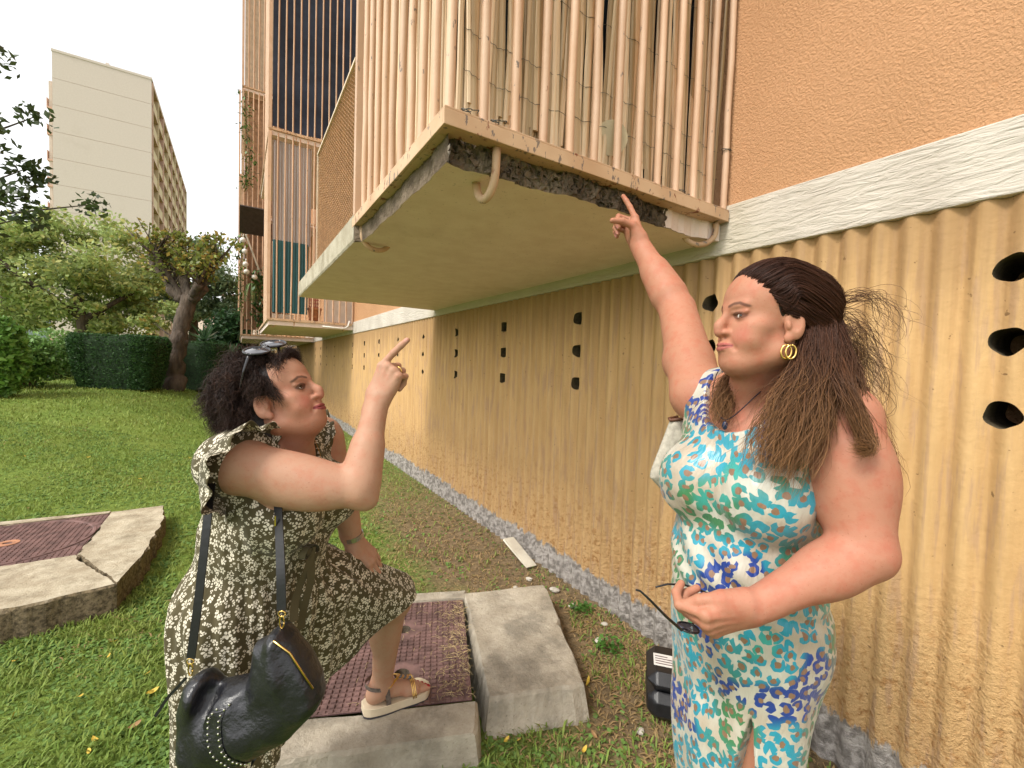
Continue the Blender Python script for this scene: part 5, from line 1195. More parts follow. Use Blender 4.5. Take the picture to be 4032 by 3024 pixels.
    tor_b = [(m, grow(f, -.004), k*.6) for m, f, k in tor]; allops = A+tor_b+legs+arms+hL+hR
    sk = mat_skin('skin_rosy', (.50, .29, .27), .45)
    inhead = lambda p, e=.158: (np.linalg.norm(p-T.c, axis=-1) < e)
    hz = lambda p, e=0: (np.linalg.norm(p-wrL, axis=-1) < .17) & (p[..., 0] < .455-e) | (np.linalg.norm(p-wrR, axis=-1) < .26) & (p[..., 2] > 1.875+e)
    parts = [sdf_mesh(allops, T.c-.17, T.c+.17, .0016, inhead), sdf_mesh(allops, (.20, .60, -.01), (.90, 1.70, 2.12), .0045, lambda p: ~inhead(p, .150) & ~hz(p, .009)),
             sdf_mesh(allops, wrL-.18, wrL+.16, .002, lambda p: hz(p)), sdf_mesh(allops, wrR-.16, wrR+.25, .002, lambda p: hz(p))]
    V, F = join_meshes(parts)
    L = [(lambda P: abs(P[:, 2]-1.34)+np.maximum(0, np.linalg.norm(P[:, :2]-np.array([.49, .93]), axis=1)-.12), .05, .14, (.53, .235, .165), .6)]
    L += face_layers(T, (.40, .12, .11), (.56, .18, .14), (.06, .03, .022), (.10, .045, .032), eye_h=.0054)
    L += [(dist_arc([shL, elL, wrL]), .0, .13, (.53, .245, .175), .75), (dist_arc([elR, wrR]), .0, .10, (.52, .25, .17), .6)]
    L += [(dist_to(c), r*.8, r*1.1, (.66, .30, .28), .85) for c, r in nL+nR]
    Cc = paint(V, (.50, .255, .168), L)*np.array([.80, .715, .665]); mesh_obj('body', v2w(V), F, sk, root, True, Cc)
    eyes(T, (-.80, -.50, .05), root)
    # dress
    g = .010
    dr = [(m, grow(f, g), k*.7) for m, f, k in tor]+[(m, grow(f, .012), .02) for m, f, k in (legs[0], legs[len(legs)//2])]
    dr += [('add', cone(C(0, .01, .84), C(-.01, .0, .56), .148, .122, (fv, .85)), .06), ('add', cone(C(-.01, .01, .58), C(-.01, -.01, .28), .122, .118, (fv, .92)), .05), ]
    # neckline (square), armholes, hem, side slit
    cut = [('sub', ell(C(0, .10, 1.415), (.098, .14, .125), RT), .006), ('sub', cone(C(-.075, .16, 1.345), C(.075, .16, 1.345), .048, .048), .01), ('sub', ell(C(0, -.09, 1.42), (.085, .12, .085), RT), .01),
           ('sub', ell(shL+[.035, -.02, .02], (.085, .085, .115)), .02), ('sub', ell(shR+np.array([-.01, .075, .03]), (.085, .085, .105)), .02), ('sub', ell(C(.25, 0, 1.33), (.10, .2, .10), RT), .02), ('sub', ell(C(-.25, 0, 1.34), (.10, .2, .10), RT), .02),
           ('sub', lambda p: p[..., 2]-.30, .004)]
    slit = [C(.135, .12, .60), C(.085, .20, .28), C(.155, .20, .28)]
    def slitf(p):
        q = p-np.array([.577, 1.03, 0]); l = q@lv; f = q@fv; w = np.clip((.70-p[..., 2])*.17, 0, .055); return np.maximum(np.maximum(abs(l-.078+(.70-p[..., 2])*.04)-w*.8, .0-f), p[..., 2]-.70)
    cut.append(('sub', slitf, .004))
    def folds(p):
        q = p-np.array([.577, 1.03, 0]); a = np.arctan2(q@lv, q@fv); zz = p[..., 2]
        waist = np.exp(-((zz-.99)/.09)**2); d1 = q@lv*1.0+zz*1.4
        return .0048*np.sin(d1*62+2*np.sin(zz*21))*waist+.0034*np.sin(a*8+zz*13+1.5*np.sin(zz*7))*ss(.95, .7, zz)+.0016*np.sin((zz+.35*(q@lv))*95+3*np.sin(a*2))*np.exp(-((zz-1.08)/.06)**2)
    V, F = sdf_mesh(dr+[('disp', folds, 0)]+cut, (.28, .72, .24), (.88, 1.32, 1.44), .0042)
    q = V-np.array([.577, 1.03, 0]); uv = np.stack([np.arctan2(q@lv, q@fv)*.185, V[:, 2]], 1)
    mesh_obj('dress', v2w(V), F, mat_leopard(), root, True, uv=uv, label='leopard-print satin dress in turquoise, blue and green on cream')
    # straps
    ms = simple('strap_satin', (.50, .55, .42), .4, .3, 60, 0)
    for s in (-1, 1):
        b = MB(); t = np.linspace(0, 1, 14); pts = np.stack([C(s*(.092+.012*math.sin(u*math.pi)), .112-.20*u, 1.302+.112*math.sin(min(1, u*1.08)*math.pi*.88)**.8) for u in t])
        w = lv*.014; b.sheet(np.stack([pts-w, pts+w])); b.build('dress_strap', ms, root, smooth=True) if False else None
    # hair
    HB = (.034, .012, .007); HT = (.062, .023, .012); TIP = (.24, .120, .050); X = lambda *p: T(p)
    cap = [('add', ell(X(0, -.024, .034), np.array((.080, .099, .080)), T.R), 0), ('sub', ell(X(0, .100, -.02), np.array((.105, .090, .105)), T.R), .02), ('add', ell(X(0, -.075, .0), np.array((.066, .052, .075)), T.R), .04)]
    V, F = sdf_mesh(cap, T.c-.16, T.c+.16, .003); mesh_obj('hair_base', v2w(V), F, simple('dark_hair_base', (.022, .011, .008), .6, .4, 60, .5, 140, stretch=(1, 1, 1)), root, True)
    Bd = []
    cc = np.array([0, -.024, .034]); cr = np.array([.080, .1065, .081])
    def hug(p, off): d = (np.array(p, float)-cc)/cr; n = np.linalg.norm(d); return T(cc+(d/n)*(cr+off))
    rh = np.random.default_rng(77)
    for i in range(150):        # swept back from the hairline over the skull to the clip
        a = -1+2*i/149+rh.normal(0, .006); s = np.sign(a); m = abs(a)
        x0 = s*min(.078, .082*m**.8); y0 = .080-.078*m**2.2; z0 = .092-.058*m**1.6-.02*max(0, m-.75)*4
        st = np.array([x0, y0, z0])+rh.normal(0, .0032, 3); mid = np.array([x0*1.12, -.010, .125-.085*m**1.7]); bk = np.array([x0*.85, -.095, .085-.080*m**1.5]); en = np.array([x0*.35, -.125, .035-.05*m])
        lift = .004+.006*rh.random()
        Bd.append(dict(pts=[hug(st+[0, .006, -.004], -.002), hug(st*.7+mid*.3, lift), hug(mid, lift+.003), hug(bk, lift+.002), T(en)], rad=(.0042, .0050, .0055, .008, .010), n=46, wave=.0022, freq=1.1, thick=.00062, c0=HB, c1=HT))
    for s in (-1, 1):
        for i in range(8):    # over and behind the ear
            u = i/7; Bd.append(dict(pts=[hug((s*.080, .050-.045*u, .050-.050*u), .001), hug((s*.084, .0-.02*u, .030-.035*u), .006), hug((s*.080, -.05, .01-.03*u), .006), X(s*.066, -.095, -.01-.03*u), X(s*.06, -.105, -.06)], rad=(.004, .006, .008, .012, .015), n=80, wave=.002, freq=1.5, thick=.00075, c0=HB, c1=HT))
    # long lengths: near (left) side falling in front of the shoulder, behind the shoulder, and the far side
    def lng(pts, rad, n, **k): Bd.append(dict(dict(pts=pts, rad=rad, n=int(n*2.5), wave=.009, freq=1.7, thick=.0006, c0=HT, c1=TIP, cp=2.0, lmin=.5, spread=.014), **k))
    lng([X(-.060, -.060, -.010), X(-.078, -.045, -.09), X(-.088, -.020, -.16), X(-.108, .020, -.235), X(-.118, .048, -.300)], (.020, .026, .034, .036, .030), 430)
    lng([X(-.055, -.085, .0), X(-.078, -.075, -.09), X(-.092, -.055, -.17), X(-.112, -.020, -.25), X(-.122, .008, -.325)], (.022, .030, .038, .036, .026), 430)
    lng([X(-.040, -.105, .01), X(-.062, -.115, -.08), X(-.085, -.120, -.16), X(-.105, -.140, -.235), X(-.122, -.158, -.285)], (.022, .032, .036, .030, .016), 360)
    lng([X(-.020, -.125, .02), X(-.030, -.145, -.06), X(-.060, -.160, -.14), X(-.095, -.175, -.215), X(-.120, -.180, -.275), X(-.128, -.150, -.295)], (.018, .026, .026, .020, .016, .010), 200, wave=.010)
    lng([X(.010, -.120, .01), X(.020, -.140, -.09), X(.030, -.130, -.2), X(.040, -.12, -.3)], (.03, .045, .05, .04), 260)
    lng([X(.060, -.06, -.01), X(.075, -.03, -.09), X(.070, .02, -.15), X(.050, .045, -.20), X(.040, .060, -.245)], (.016, .020, .022, .020, .012), 260)
    HQ = lambda x, y, d: np.array([(x-1106)/945*d, d, 1.42-(y-(792+.0314*(x-1106)))/945*d])
    lng([HQ(1752, 690, .93), HQ(1786, 762, .87), HQ(1822, 832, .808), HQ(1858, 902, .782), HQ(1884, 968, .768), HQ(1850, 968, .752)], (.020, .020, .014, .011, .009, .006), 150, wave=.006, lmin=.8, spread=.006)
    # wind-blown curls behind the head
    r = np.random.default_rng(2)
    for i in range(13):
        s = X(-.010+r.uniform(-.03, .03), -.115+r.uniform(-.01, .01), .045-.012*i+r.uniform(-.01, .01)); o = s+T.R@np.array([r.uniform(-.03, .02), -.045-.045*r.random(), r.uniform(-.01, .03)]); e = o+T.R@np.array([r.uniform(-.04, .02), -.03-.05*r.random(), -.05-.05*r.random()]); k = e+T.R@np.array([r.uniform(-.03, .03), r.uniform(-.02, .05), -.04])
        lng([s, o, e, k], (.012, .016, .014, .008), 9, wave=.012, freq=1.5, thick=.0005, c1=(.30, .19, .10), spread=.02)
    V, F, Cc = strands(Bd, 5); mesh_obj('hair', v2w(V), F, mat_hair('brown_hair'), root, True, Cc, label='long windblown dark brown hair with lighter ends')
    # earrings, necklace, clip
    gold = simple('gold', (.75, .50, .16), .22, .1, 8, 0, metal=1)
    lobe = X(-.0765, -.002, -.056)
    for k, off in enumerate((0, .010)):
        th = np.linspace(0, 2*math.pi, 25); pts = lobe+np.stack([T.R@np.array([.002*math.sin(a)-off*.5, .009*math.sin(a)-off*.6, -.013+.0135*math.cos(a)]) for a in th]); b = MB(); b.tube(v2w(pts), .0021, 8); b.build('earring', gold, root, smooth=True)
    cord = simple('dark_cord', (.02, .008, .012), .6, 0, 8, 0)
    pend = C(.0, .128, 1.318); t = np.linspace(0, 1, 30)
    for s in (-1, 1):
        pts = np.stack([C(s*(.072*(1-u)**.8), .045+.083*u**.8+.018*math.sin(u*3.14), 1.318+.105*(1-u)**1.3) for u in t]); b = MB(); b.tube(v2w(pts), .0013, 6); b.build('necklace_cord', cord, root, smooth=True)
    b = MB(); b.ball(v2w(pend+[0, 0, -.012]), (.006, .006, .010), 12, 8); b.build('pendant', simple('dark_blue_stone', (.02, .03, .07), .2, .2, 8, 0), root, smooth=True)
    b = MB(); cp = X(-.030, -.128, .062)
    for dx, dz in ((0, .007), (0, -.007)): b.box(v2w(cp)+[-.009, -.004, dz-.0018], v2w(cp)+[.009, .004, dz+.0018])
    for dx in (-.007, .007): b.box(v2w(cp)+[dx-.0018, -.0038, -.0052], v2w(cp)+[dx+.0018, .0038, .0052])
    b.build('hair_clip', simple('dark_metal_clip', (.04, .035, .03), .3, .1, 8, 0, metal=.8), root)
    return dict(T=T, wrL=wrL, fL=fL, tL=tL, C=C, root=root)
WR = woman_right()
# .................................................................. woman in the olive floral dress (left)
def mat_floral():
    t = NT('olive_floral_cotton'); uv = t.co('UV')
    def layer(scale, loc, petals, size, inner, rnd=1.0):
        m = t.mapping(uv, (scale, scale, scale), loc=(loc, loc*1.7, 0)); vo = t.node('TexVoronoi'); vo.voronoi_dimensions = '2D'; t.set(vo.inputs['Vector'], m); vo.inputs['Scale'].default_value = 1; vo.inputs['Randomness'].default_value = rnd
        df = t.node('VectorMath'); df.operation = 'SUBTRACT'; t.set(df.inputs[0], m); t.set(df.inputs[1], vo.outputs['Position']); x, y, _ = t.sep(df.outputs[0])
        rc = t.node('SeparateColor'); t.set(rc.inputs[0], vo.outputs['Color'])
        ang = t.math('ADD', t.math('ARCTAN2', y, x), t.math('MULTIPLY', rc.outputs[0], 6.28)); r = vo.outputs['Distance']
        pet = t.math('ABSOLUTE', t.math('COSINE', t.math('MULTIPLY', ang, petals/2)))
        lim = t.math('MULTIPLY', t.math('POWER', pet, .55), t.ramp(rc.outputs[1], 0, 1, size*.75, size))
        out = t.ramp(t.math('SUBTRACT', lim, r), .0, .035); inn = t.ramp(r, inner, inner+.035)
        gap = t.ramp(pet, .40, .52)
        return t.math('MULTIPLY', t.math('MULTIPLY', out, inn), gap)
    a = layer(36, 0, 5, .37, .07, .8)
    b = layer(62, 3.3, 2, .30, .05, 1.0); c = layer(52, 8.1, 3, .24, .05, 1.0)
    m = t.math('MAXIMUM', a, t.math('MAXIMUM', t.math('MULTIPLY', b, .95), c))
    w = t.mix(t.ramp(t.noise(uv, 9, 2), .3, .7), (.60, .54, .42), (.68, .62, .50)); k = t.mix(t.ramp(t.noise(uv, 6, 3), .3, .7), (.060, .047, .020), (.088, .071, .032))
    t.out('Base Color', t.mix(m, k, w)); t.out('Roughness', .75); t.out('Specular IOR Level', .25); t.out('Sheen Weight', .1)
    cl = t.noise(t.mapping(uv, (1, .35, 1)), 26, 3, .5); t.out('Normal', t.bump(cl, .45, .012)); return t.m
MAT['floral'] = mat_floral()
def woman_left():
    base = v2w((-.68, 1.12, 0)); root = empty('person', base, -YAW, label='woman in an olive floral dress leaning forward with one foot on the slab, finger raised', cat='person')
    T = Frame((-.582, 1.10, 1.325), (.905, .0, .425), (0, 0, 1), .965)
    fv = nrm((.98, -.2, 0)); lv = np.cross((0, 0, 1), fv); z = np.array([0, 0, 1.]); tl = .10
    RT = np.stack([lv, fv, z], 1)@rotm('X', -.10)
    C = lambda l, f, zz, c=(-.655, 1.155): np.array([c[0], c[1], 0])+lv*l+fv*(f+(zz-.9)*tl)+z*zz
    A = head_ops(T, full=1.04, cheek=1.12, nose=(.106, -.034), chin=.104, eye_h=.0064)
    A.append(('add', cone(T((0, -.030, -.055)), C(0, .015, 1.20), .050, .062), .03)); A.append(('add', cone(T((0, .020, -.082)), C(0, .055, 1.19), .034, .056), .03))
    tor = [('add', ell(C(0, .0, 1.105), (.160, .120, .130), RT), .05), ('add', cone(C(-.03, 0, 1.215), C(-.155, .02, 1.178), .052, .062), .05), ('add', cone(C(.03, 0, 1.215), C(.155, .02, 1.185), .052, .060), .05),
           ('add', ell(C(-.078, .108, 1.045), (.086, .084, .088), RT), .05), ('add', ell(C(.078, .108, 1.045), (.086, .084, .088), RT), .05),
           ('add', ell(C(0, .01, .955), (.155, .138, .15), RT), .06), ('add', ell(C(0, -.005, .80), (.170, .150, .16), RT), .06)]
    hR, kR, aR = C(-.095, 0, .78), np.array([-.655, 1.035, .45]), np.array([-.705, 1.04, .10])
    hL, kL, aL = C(.095, .02, .78), np.array([-.398, 1.498, .600]), np.array([-.452, 1.592, .225])
    legs = [('add', cone(hR, kR, .105, .066), .04), ('add', cone(kR, aR, .062, .038), .03), ('add', cone(hL, kL, .105, .064), .04), ('add', cone(kL, aL, .058, .036), .03), ('add', ell(kL*.66+aL*.34+np.array([-.022, .012, 0]), (.050, .050, .095)), .03), ('add', ell(kL+[.008, -.004, 0], .060), .03)]
    SOLE = .155
    fL, toeL, PL = foot_ops((-.500, 1.565, SOLE), (-.294, 1.690, SOLE-.008), side=1, sc=1.0, ankle=aL); fR, toeR, PR = foot_ops((-.745, 1.045, .03), (-.50, 1.02, .025), side=-1, sc=1.0, ankle=aR); legs += fL+fR
    shR, elR, wrR = np.array([-.603, .985, 1.172]), np.array([-.352, 1.015, 1.122]), np.array([-.337, 1.098, 1.326])
    shL, elL, wrL = C(.165, .02, 1.182), np.array([-.520, 1.345, 1.00]), np.array([-.492, 1.385, .842])
    arms = [('add', cone(shR, elR, .060, .045), .035), ('add', ell(shR*.55+elR*.45-z*.012, (.125, .058, .060), np.stack([nrm(elR-shR), [0, 1, 0], np.cross(nrm(elR-shR), [0, 1, 0])], 1)), .02), ('add', cone(elR, wrR, .043, .0270), .010), ('add', cone(elR*.88+wrR*.12, elR*.55+wrR*.45, .046, .039), .015),
            ('add', ell(elR+[.022, -.004, -.026], (.020, .018, .018)), .025), ('add', cone(shL, elL, .066, .048), .05), ('add', cone(elL, wrL, .048, .028), .03)]
    oR, nR, tR, fRr = hand_ops(wrR, (.36, .13, .92), (-.17, -.95, .22), 1, [(.0, .14, .10, -.34), (1.30, 1.45, .8, 0), (1.35, 1.45, .8, 0), (1.35, 1.4, .8, 0)], [(.020, .012, -.010), (.030, .042, -.022), (.018, .064, -.034), (-.004, .074, -.038)], 1.0)
    oL, nL, tL, _ = hand_ops(wrL, (.60, .22, -.76), (.62, -.42, .66), -1, [(.25, .35, .2, .16), (.28, .38, .2, .04), (.30, .4, .2, -.08), (.35, .4, .2, -.2)], [(.022, .012, -.002), (.044, .034, -.006), (.058, .060, -.014), (.066, .086, -.028)], 1.0)
    tor_b = [(m, grow(f, -.005), k*.6) for m, f, k in tor]; allops = A+tor_b+legs+arms+oR+oL
    sk = mat_skin('skin_olive', (.50, .32, .28), .42)
    inhead = lambda p, e=.153: (np.linalg.norm(p-T.c, axis=-1) < e)
    hz = lambda p, e=0: (np.linalg.norm(p-wrR, axis=-1) < .20) & (p[..., 2] > 1.34+e) | (np.linalg.norm(p-wrL, axis=-1) < .20) & (p[..., 2] < .835-e) & (p[..., 1] > 1.33) & (p[..., 2] > .68)
    ft = lambda p, e=0: (p[..., 1] > 1.5) & (p[..., 2] < .30-e)
    parts = [sdf_mesh(allops, T.c-.165, T.c+.165, .0016, inhead), sdf_mesh(allops, (-.92, .84, -.01), (-.22, 1.78, 1.48), .0045, lambda p: ~inhead(p, .145) & ~hz(p, .009) & ~ft(p, .009)),
             sdf_mesh(allops, wrR-.08, wrR+.17, .002, hz), sdf_mesh(allops, wrL+[-.08, -.12, -.17], wrL+[.17, .14, .06], .002, hz), sdf_mesh(allops, (-.56, 1.5, .12), (-.24, 1.76, .32), .0022, ft)]
    V, F = join_meshes(parts)
    L = [(dist_to(T((0, .02, -.04))), .06, .15, (.50, .235, .150), .9), (lambda P: abs(P[:, 2]-1.15)+np.maximum(0, np.linalg.norm(P[:, :2]-np.array([-.50, 1.12]), axis=1)-.10), .04, .12, (.48, .225, .145), .6)]
    L += face_layers(T, (.24, .035, .04), (.52, .16, .12), (.045, .025, .018), (.045, .022, .016), eye_h=.0064)
    L += [(dist_to(c), r*.8, r*1.1, (.68, .36, .30), .6) for c, r in nR+nL]
    L += [(dist_arc([kL, aL]), .0, .09, (.52, .30, .20), .7)]
    L += [(dist_to(c), r*.8, r*1.05, (.36, .004, .02), 1) for c, r in toeL]
    Cc = paint(V, (.52, .29, .19), L)*.80; mesh_obj('body', v2w(V), F, sk, root, True, Cc)
    eyes(T, (.80, -.12, .56), root, (.045, .02, .01))
    # dress
    g = .011; ctr = np.array([-.66, 1.15, 0])
    dr = [(m, grow(f, g), k*.6) for m, f, k in tor]
    dr += [('add', cone(hL, kL+[.004, 0, 0], .125, .088), .03), ('add', cone(hR, kR+[0, 0, -.04], .125, .115), .03), ('add', tri(C(0, .12, .80), kL+[.0, -.03, .0], kR+[.03, -.01, .02], .030), .04), ('add', tri(C(.0, .0, .78), kL+[.0, -.01, -.07], kR+[.02, .05, -.04], .035), .04), ('add', tri(C(-.05, -.04, .75), kR+[-.06, .02, -.08], kL+[-.02, .02, -.10], .03), .03), ('add', cone(C(0, -.01, .80), C(.02, .03, .40), .128, .128), .03)]
    pA, pB, pC = np.array([-.340, 1.525, .610]), np.array([-.530, 1.20, .475]), np.array([-.86, 1.12, .335]); hn = np.cross(pB-pA, pC-pA); hn = nrm(hn*(-1 if hn[2] > 0 else 1))   # hn points down
    def folds(p):
        q = p-ctr; a = np.arctan2(q[..., 1], q[..., 0]); zz = p[..., 2]; lo = ss(.97, .80, zz)
        return .0050*np.sin(a*17+2.2*np.sin(zz*8)+zz*3)*lo+.0024*np.sin(a*41+zz*9)*lo+.003*np.exp(-((zz-.965)/.018)**2)+.0022*np.sin(a*30+zz*20)*np.exp(-((zz-.99)/.05)**2)
    vb = C(0, .16, 1.075)
    cut = [('sub', halfspace(pA, -hn), .004),
           ('sub', cone(C(0, .03, 1.27), vb, .098, .010), .008), ('sub', cone(C(0, .16, 1.27), vb+fv*.04, .098, .010), .008), ('sub', ell(C(0, -.05, 1.26), (.08, .10, .075), RT), .01),
           ('sub', ell(shR+[.095, -.045, -.022], (.085, .085, .085)), .012), ('sub', ell(shL+[.055, .065, -.012], (.085, .085, .088)), .012), ('sub', ell(shL+[.0, .11, .0], (.10, .075, .080)), .02)]
    cut[0] = ('sub', lambda p: -((p-pA)@hn), .004)
    V, F = sdf_mesh(dr+[('disp', folds, 0)]+cut, (-.94, .84, .20), (-.26, 1.66, 1.30), .0042)
    uv = cyl_uv(V, ctr, .21); far = ss(1.25, 1.45, V[:, 1]+.4*(V[:, 0]+.5)); td = nrm(kL-hL); pn = nrm(np.cross(td, np.cross(td, z))); al = (V-hL)@td; mk = (al > .13) & (V[:, 1] > 1.22); uv[mk] = np.stack([al+3.0, (V-hL)@pn], 1)[mk]
    mesh_obj('dress', v2w(V), F, MAT['floral'], root, True, uv=uv, label='olive knee-length dress with small cream flowers')
    # fluttering cap sleeves
    def ruffle(sh, ax, up, ref, a0, a1, name='sleeve_ruffle', seed=0):
        ax = nrm(ax); u = nrm(np.array(up)-ax*(np.array(up)@ax)); w = np.cross(ax, u); rows = []; n = 90
        th = np.linspace(a0, a1, n)
        for k in range(9):
            t = k/8; ln = .088*np.clip(np.sin((th-a0)/(a1-a0)*math.pi), 0, 1)**.55
            rad = .066+.044*t**.6+.010*t*np.sin(th*7+seed)+.007*t*t*np.sin(th*13+1)
            P = sh+ax*(-.065+ln*t*1.15)[:, None]+(np.cos(th)*rad)[:, None]*u+(np.sin(th)*rad)[:, None]*w; rows.append(P)
        P = np.stack(rows); b = MB(); b.sheet(v2w(P)); o = b.build(name, MAT['floral'], root, smooth=True)
        ul = o.data.uv_layers.new(name='UVMap'); uvv = np.stack([np.tile(th*.10, (9, 1)), np.tile((np.arange(9)/8*.09)[:, None], (1, n))], -1).reshape(-1, 2)
        li = np.empty(len(o.data.loops), np.int32); o.data.loops.foreach_get('vertex_index', li); ul.data.foreach_set('uv', uvv[li].astype(np.float32).ravel())
        m = o.modifiers.new('thick', 'SOLIDIFY'); m.thickness = .0015; return o
    ruffle(shR+[.022, -.012, -.004], (.90, -.42, -.02), (-.25, 0, 1), 0, -1.5, 2.9)
    ruffle(shL+[.0, .0, -.035], (.55, .80, .05), (0, 0, 1), 0, -2.4, 1.4, seed=2)
    # tie at the waist
    b = MB(); k0 = C(-.07, .172, .965)
    for dx, dz, ph in ((.01, -.20, 0), (.045, -.16, 1)):
        t = np.linspace(0, 1, 12); pts = np.stack([k0+fv*(.012+.010*np.sin(u*5+ph))-lv*(dx*u)+z*(dz*u) for u in t]); wv = lv*.010+fv*.004; b.sheet(v2w(np.stack([pts-wv, pts+wv])))
    for s in (-1, 1):
        a = np.linspace(0, 2*math.pi, 16); pts = np.stack([k0+fv*.014+lv*(s*.028*(1-math.cos(x))*.5)+z*(.010*math.sin(x)-.014*(1-math.cos(x))*.5) for x in a]); wv = fv*.009; b.sheet(v2w(np.stack([pts-wv, pts+wv])))
    b.build('waist_tie', MAT['floral'], root, smooth=True)
    # hair: dark curly bob
    HB = (.011, .006, .005); HT = (.040, .020, .014); X = lambda *p: T(p)
    cap = [('add', ell(X(0, -.028, .036), np.array((.082, .098, .082)), T.R), 0), ('sub', ell(X(0, .108, -.018), np.array((.080, .082, .105)), T.R), .02), ('add', ell(X(0, -.074, -.025), np.array((.074, .052, .078)), T.R), .03), ('add', ell(X(0, -.062, -.075), np.array((.066, .045, .045)), T.R), .03), ('sub', ell(X(.080, .012, -.022), np.array((.030, .026, .030)), T.R), .01), ('sub', ell(X(-.080, .012, -.022), np.array((.030, .026, .030)), T.R), .01)]
    V, F = sdf_mesh(cap, T.c-.19, T.c+.17, .003); mesh_obj('hair_base', v2w(V), F, simple('black_hair_base', (.012, .007, .006), .55, .4, 60, .6, 120), root, True)
    Bd = []; r = np.random.default_rng(9)
    def scalp(th, ph): return np.array([math.sin(ph)*math.sin(th)*.079, -.028+math.sin(ph)*math.cos(th)*.094, .034+math.cos(ph)*.080])
    for i in range(640):
        th = r.uniform(.35, math.pi)*r.choice((-1, 1)); ph = r.uniform(.10, 2.1)
        if abs(th) < 1.05 and ph > .95: continue
        if abs(th) < 1.62 and abs(th) > .9 and ph > 1.55: continue
        s0 = scalp(th, ph); n = nrm(s0-np.array([0, -.028, .030])); dn = np.array([0, -.45, -.85]); d = nrm(n*.22+dn*(.75+.3*(ph > .9))+r.normal(0, .30, 3)); L = r.uniform(.034, .066)
        p1 = s0+n*.010; p2 = p1+d*L*.5+n*.008; p3 = p2+nrm(d+dn*.6+r.normal(0, .25, 3))*L*.5; p4 = p3+nrm(dn+r.normal(0, .6, 3))*L*.35
        Bd.append(dict(pts=[X(*s0), X(*p1), X(*p2), X(*p3), X(*p4)], rad=(.005, .008, .010, .010, .007), n=30, wave=.0085, freq=2.0, thick=.00055, c0=HB, c1=HT, spread=.006, lmin=.6))
    for i in range(46):          # curls at the forehead and nape
        a = r.uniform(-.9, .9); s0 = np.array([.060*a, .060-.045*a*a, .086-.030*a*a]); e = s0+np.array([r.normal(0, .008)+.012*a, .016+r.uniform(0, .012), r.uniform(-.022, .008)]); m = (s0+e)/2+np.array([0, .008, .016])
        Bd.append(dict(pts=[X(*(s0-[0, .04, -.006])), X(*s0), X(*m), X(*e)], rad=(.006, .007, .008, .005), n=20, wave=.006, freq=1.8, thick=.00055, c0=HB, c1=HT, spread=.004, lmin=.6))
    for i in range(70):
        a = r.uniform(-1, 1); s0 = np.array([.070*a, -.074-.022*(1-a*a), -.060+r.uniform(-.02, .04)]); e = s0+np.array([r.normal(0, .014), r.uniform(-.022, .01), -.044-r.uniform(0, .028)]); k = e+np.array([r.normal(0, .012), r.uniform(-.03, .0), r.uniform(-.012, .018)])
        Bd.append(dict(pts=[X(*s0), X(*((s0+e)/2+[0, -.012, 0])), X(*e), X(*k)], rad=(.009, .012, .011, .007), n=28, wave=.0085, freq=2.0, thick=.00055, c0=HB, c1=HT, spread=.008, lmin=.6))
    for i in range(26):          # wisps in front of the ear
        s0 = np.array([.078, .020+r.uniform(-.012, .012), .030+r.uniform(-.02, .02)]); Bd.append(dict(pts=[X(*(s0+[0, -.03, .03])), X(*s0), X(*(s0+[.004, .012, -.03])), X(*(s0+[.0, .018, -.055]))], rad=(.004, .005, .005, .003), n=6, wave=.004, freq=1.3, thick=.0008, c0=HB, c1=HT, spread=.005, lmin=.5))
    for i in range(22):          # frizz halo
        th = r.uniform(-math.pi, math.pi); ph = r.uniform(.0, 2.0); 
        if abs(th) < 1.4 and ph > .8: continue
        s0 = scalp(th, ph); n = nrm(s0-np.array([0, -.028, .030])); p = s0+n*.012; Bd.append(dict(pts=[X(*p), X(*(p+n*.018+r.normal(0, .012, 3))), X(*(p+n*.018+r.normal(0, .016, 3)))], rad=(.012, .014, .016), n=10, wave=.007, freq=1.4, thick=.00045, c0=HT, c1=(.10, .05, .035), spread=.010, lmin=.4))
    V, F, Cc = strands(Bd, 6); mesh_obj('hair', v2w(V), F, mat_hair('black_hair', .42), root, True, Cc, label='dark curly chin-length hair')
    gold = bpy.data.materials['gold']
    # ring, watch, necklace
    t_, f_, d_ = fRr; W0 = wrR; c = W0+(-.0095)*t_+.083*f_+.004*d_; dr_ = math.cos(1.35)*f_-math.sin(1.35)*d_; c = c+dr_*.020
    th = np.linspace(0, 2*math.pi, 21); a_ = nrm(np.cross(dr_, t_)); b = MB(); b.tube(v2w(np.stack([c+.0100*(math.cos(x)*t_+math.sin(x)*a_) for x in th])), .0019, 8); b.build('ring', gold, root, smooth=True)
    ax = nrm(wrL-elL); u = nrm(np.cross(ax, (0, 1, 0))); w = np.cross(ax, u); wc = wrL-ax*.022; b = MB(); steel = simple('watch_steel', (.42, .40, .37), .28, .15, 30, 0, metal=.9)
    for i in range(30):
        a = 2*math.pi*i/30; c = wc+(math.cos(a)*u+math.sin(a)*w*.92)*.0335; e1 = (-math.sin(a)*u+math.cos(a)*w); n1 = math.cos(a)*u+math.sin(a)*w
        q = [c+sx*e1*.0031+sy*ax*.0075+sz*n1*.0016 for sx in (-1, 1) for sy in (-1, 1) for sz in (-1, 1)]; b.add(v2w(np.array(q)), [(0, 1, 3, 2), (4, 6, 7, 5), (0, 4, 5, 1), (2, 3, 7, 6), (0, 2, 6, 4), (1, 5, 7, 3)])
    b.build('watch_band', steel, root)
    b = MB(); t = np.linspace(0, 1, 24)
    for s in (-1, 1): b.tube(v2w(np.stack([C(s*.062*(1-q)**.7, .075+.062*q+.012*math.sin(q*3.1), 1.128+.078*(1-q)**1.3) for q in t])), .0008, 5)
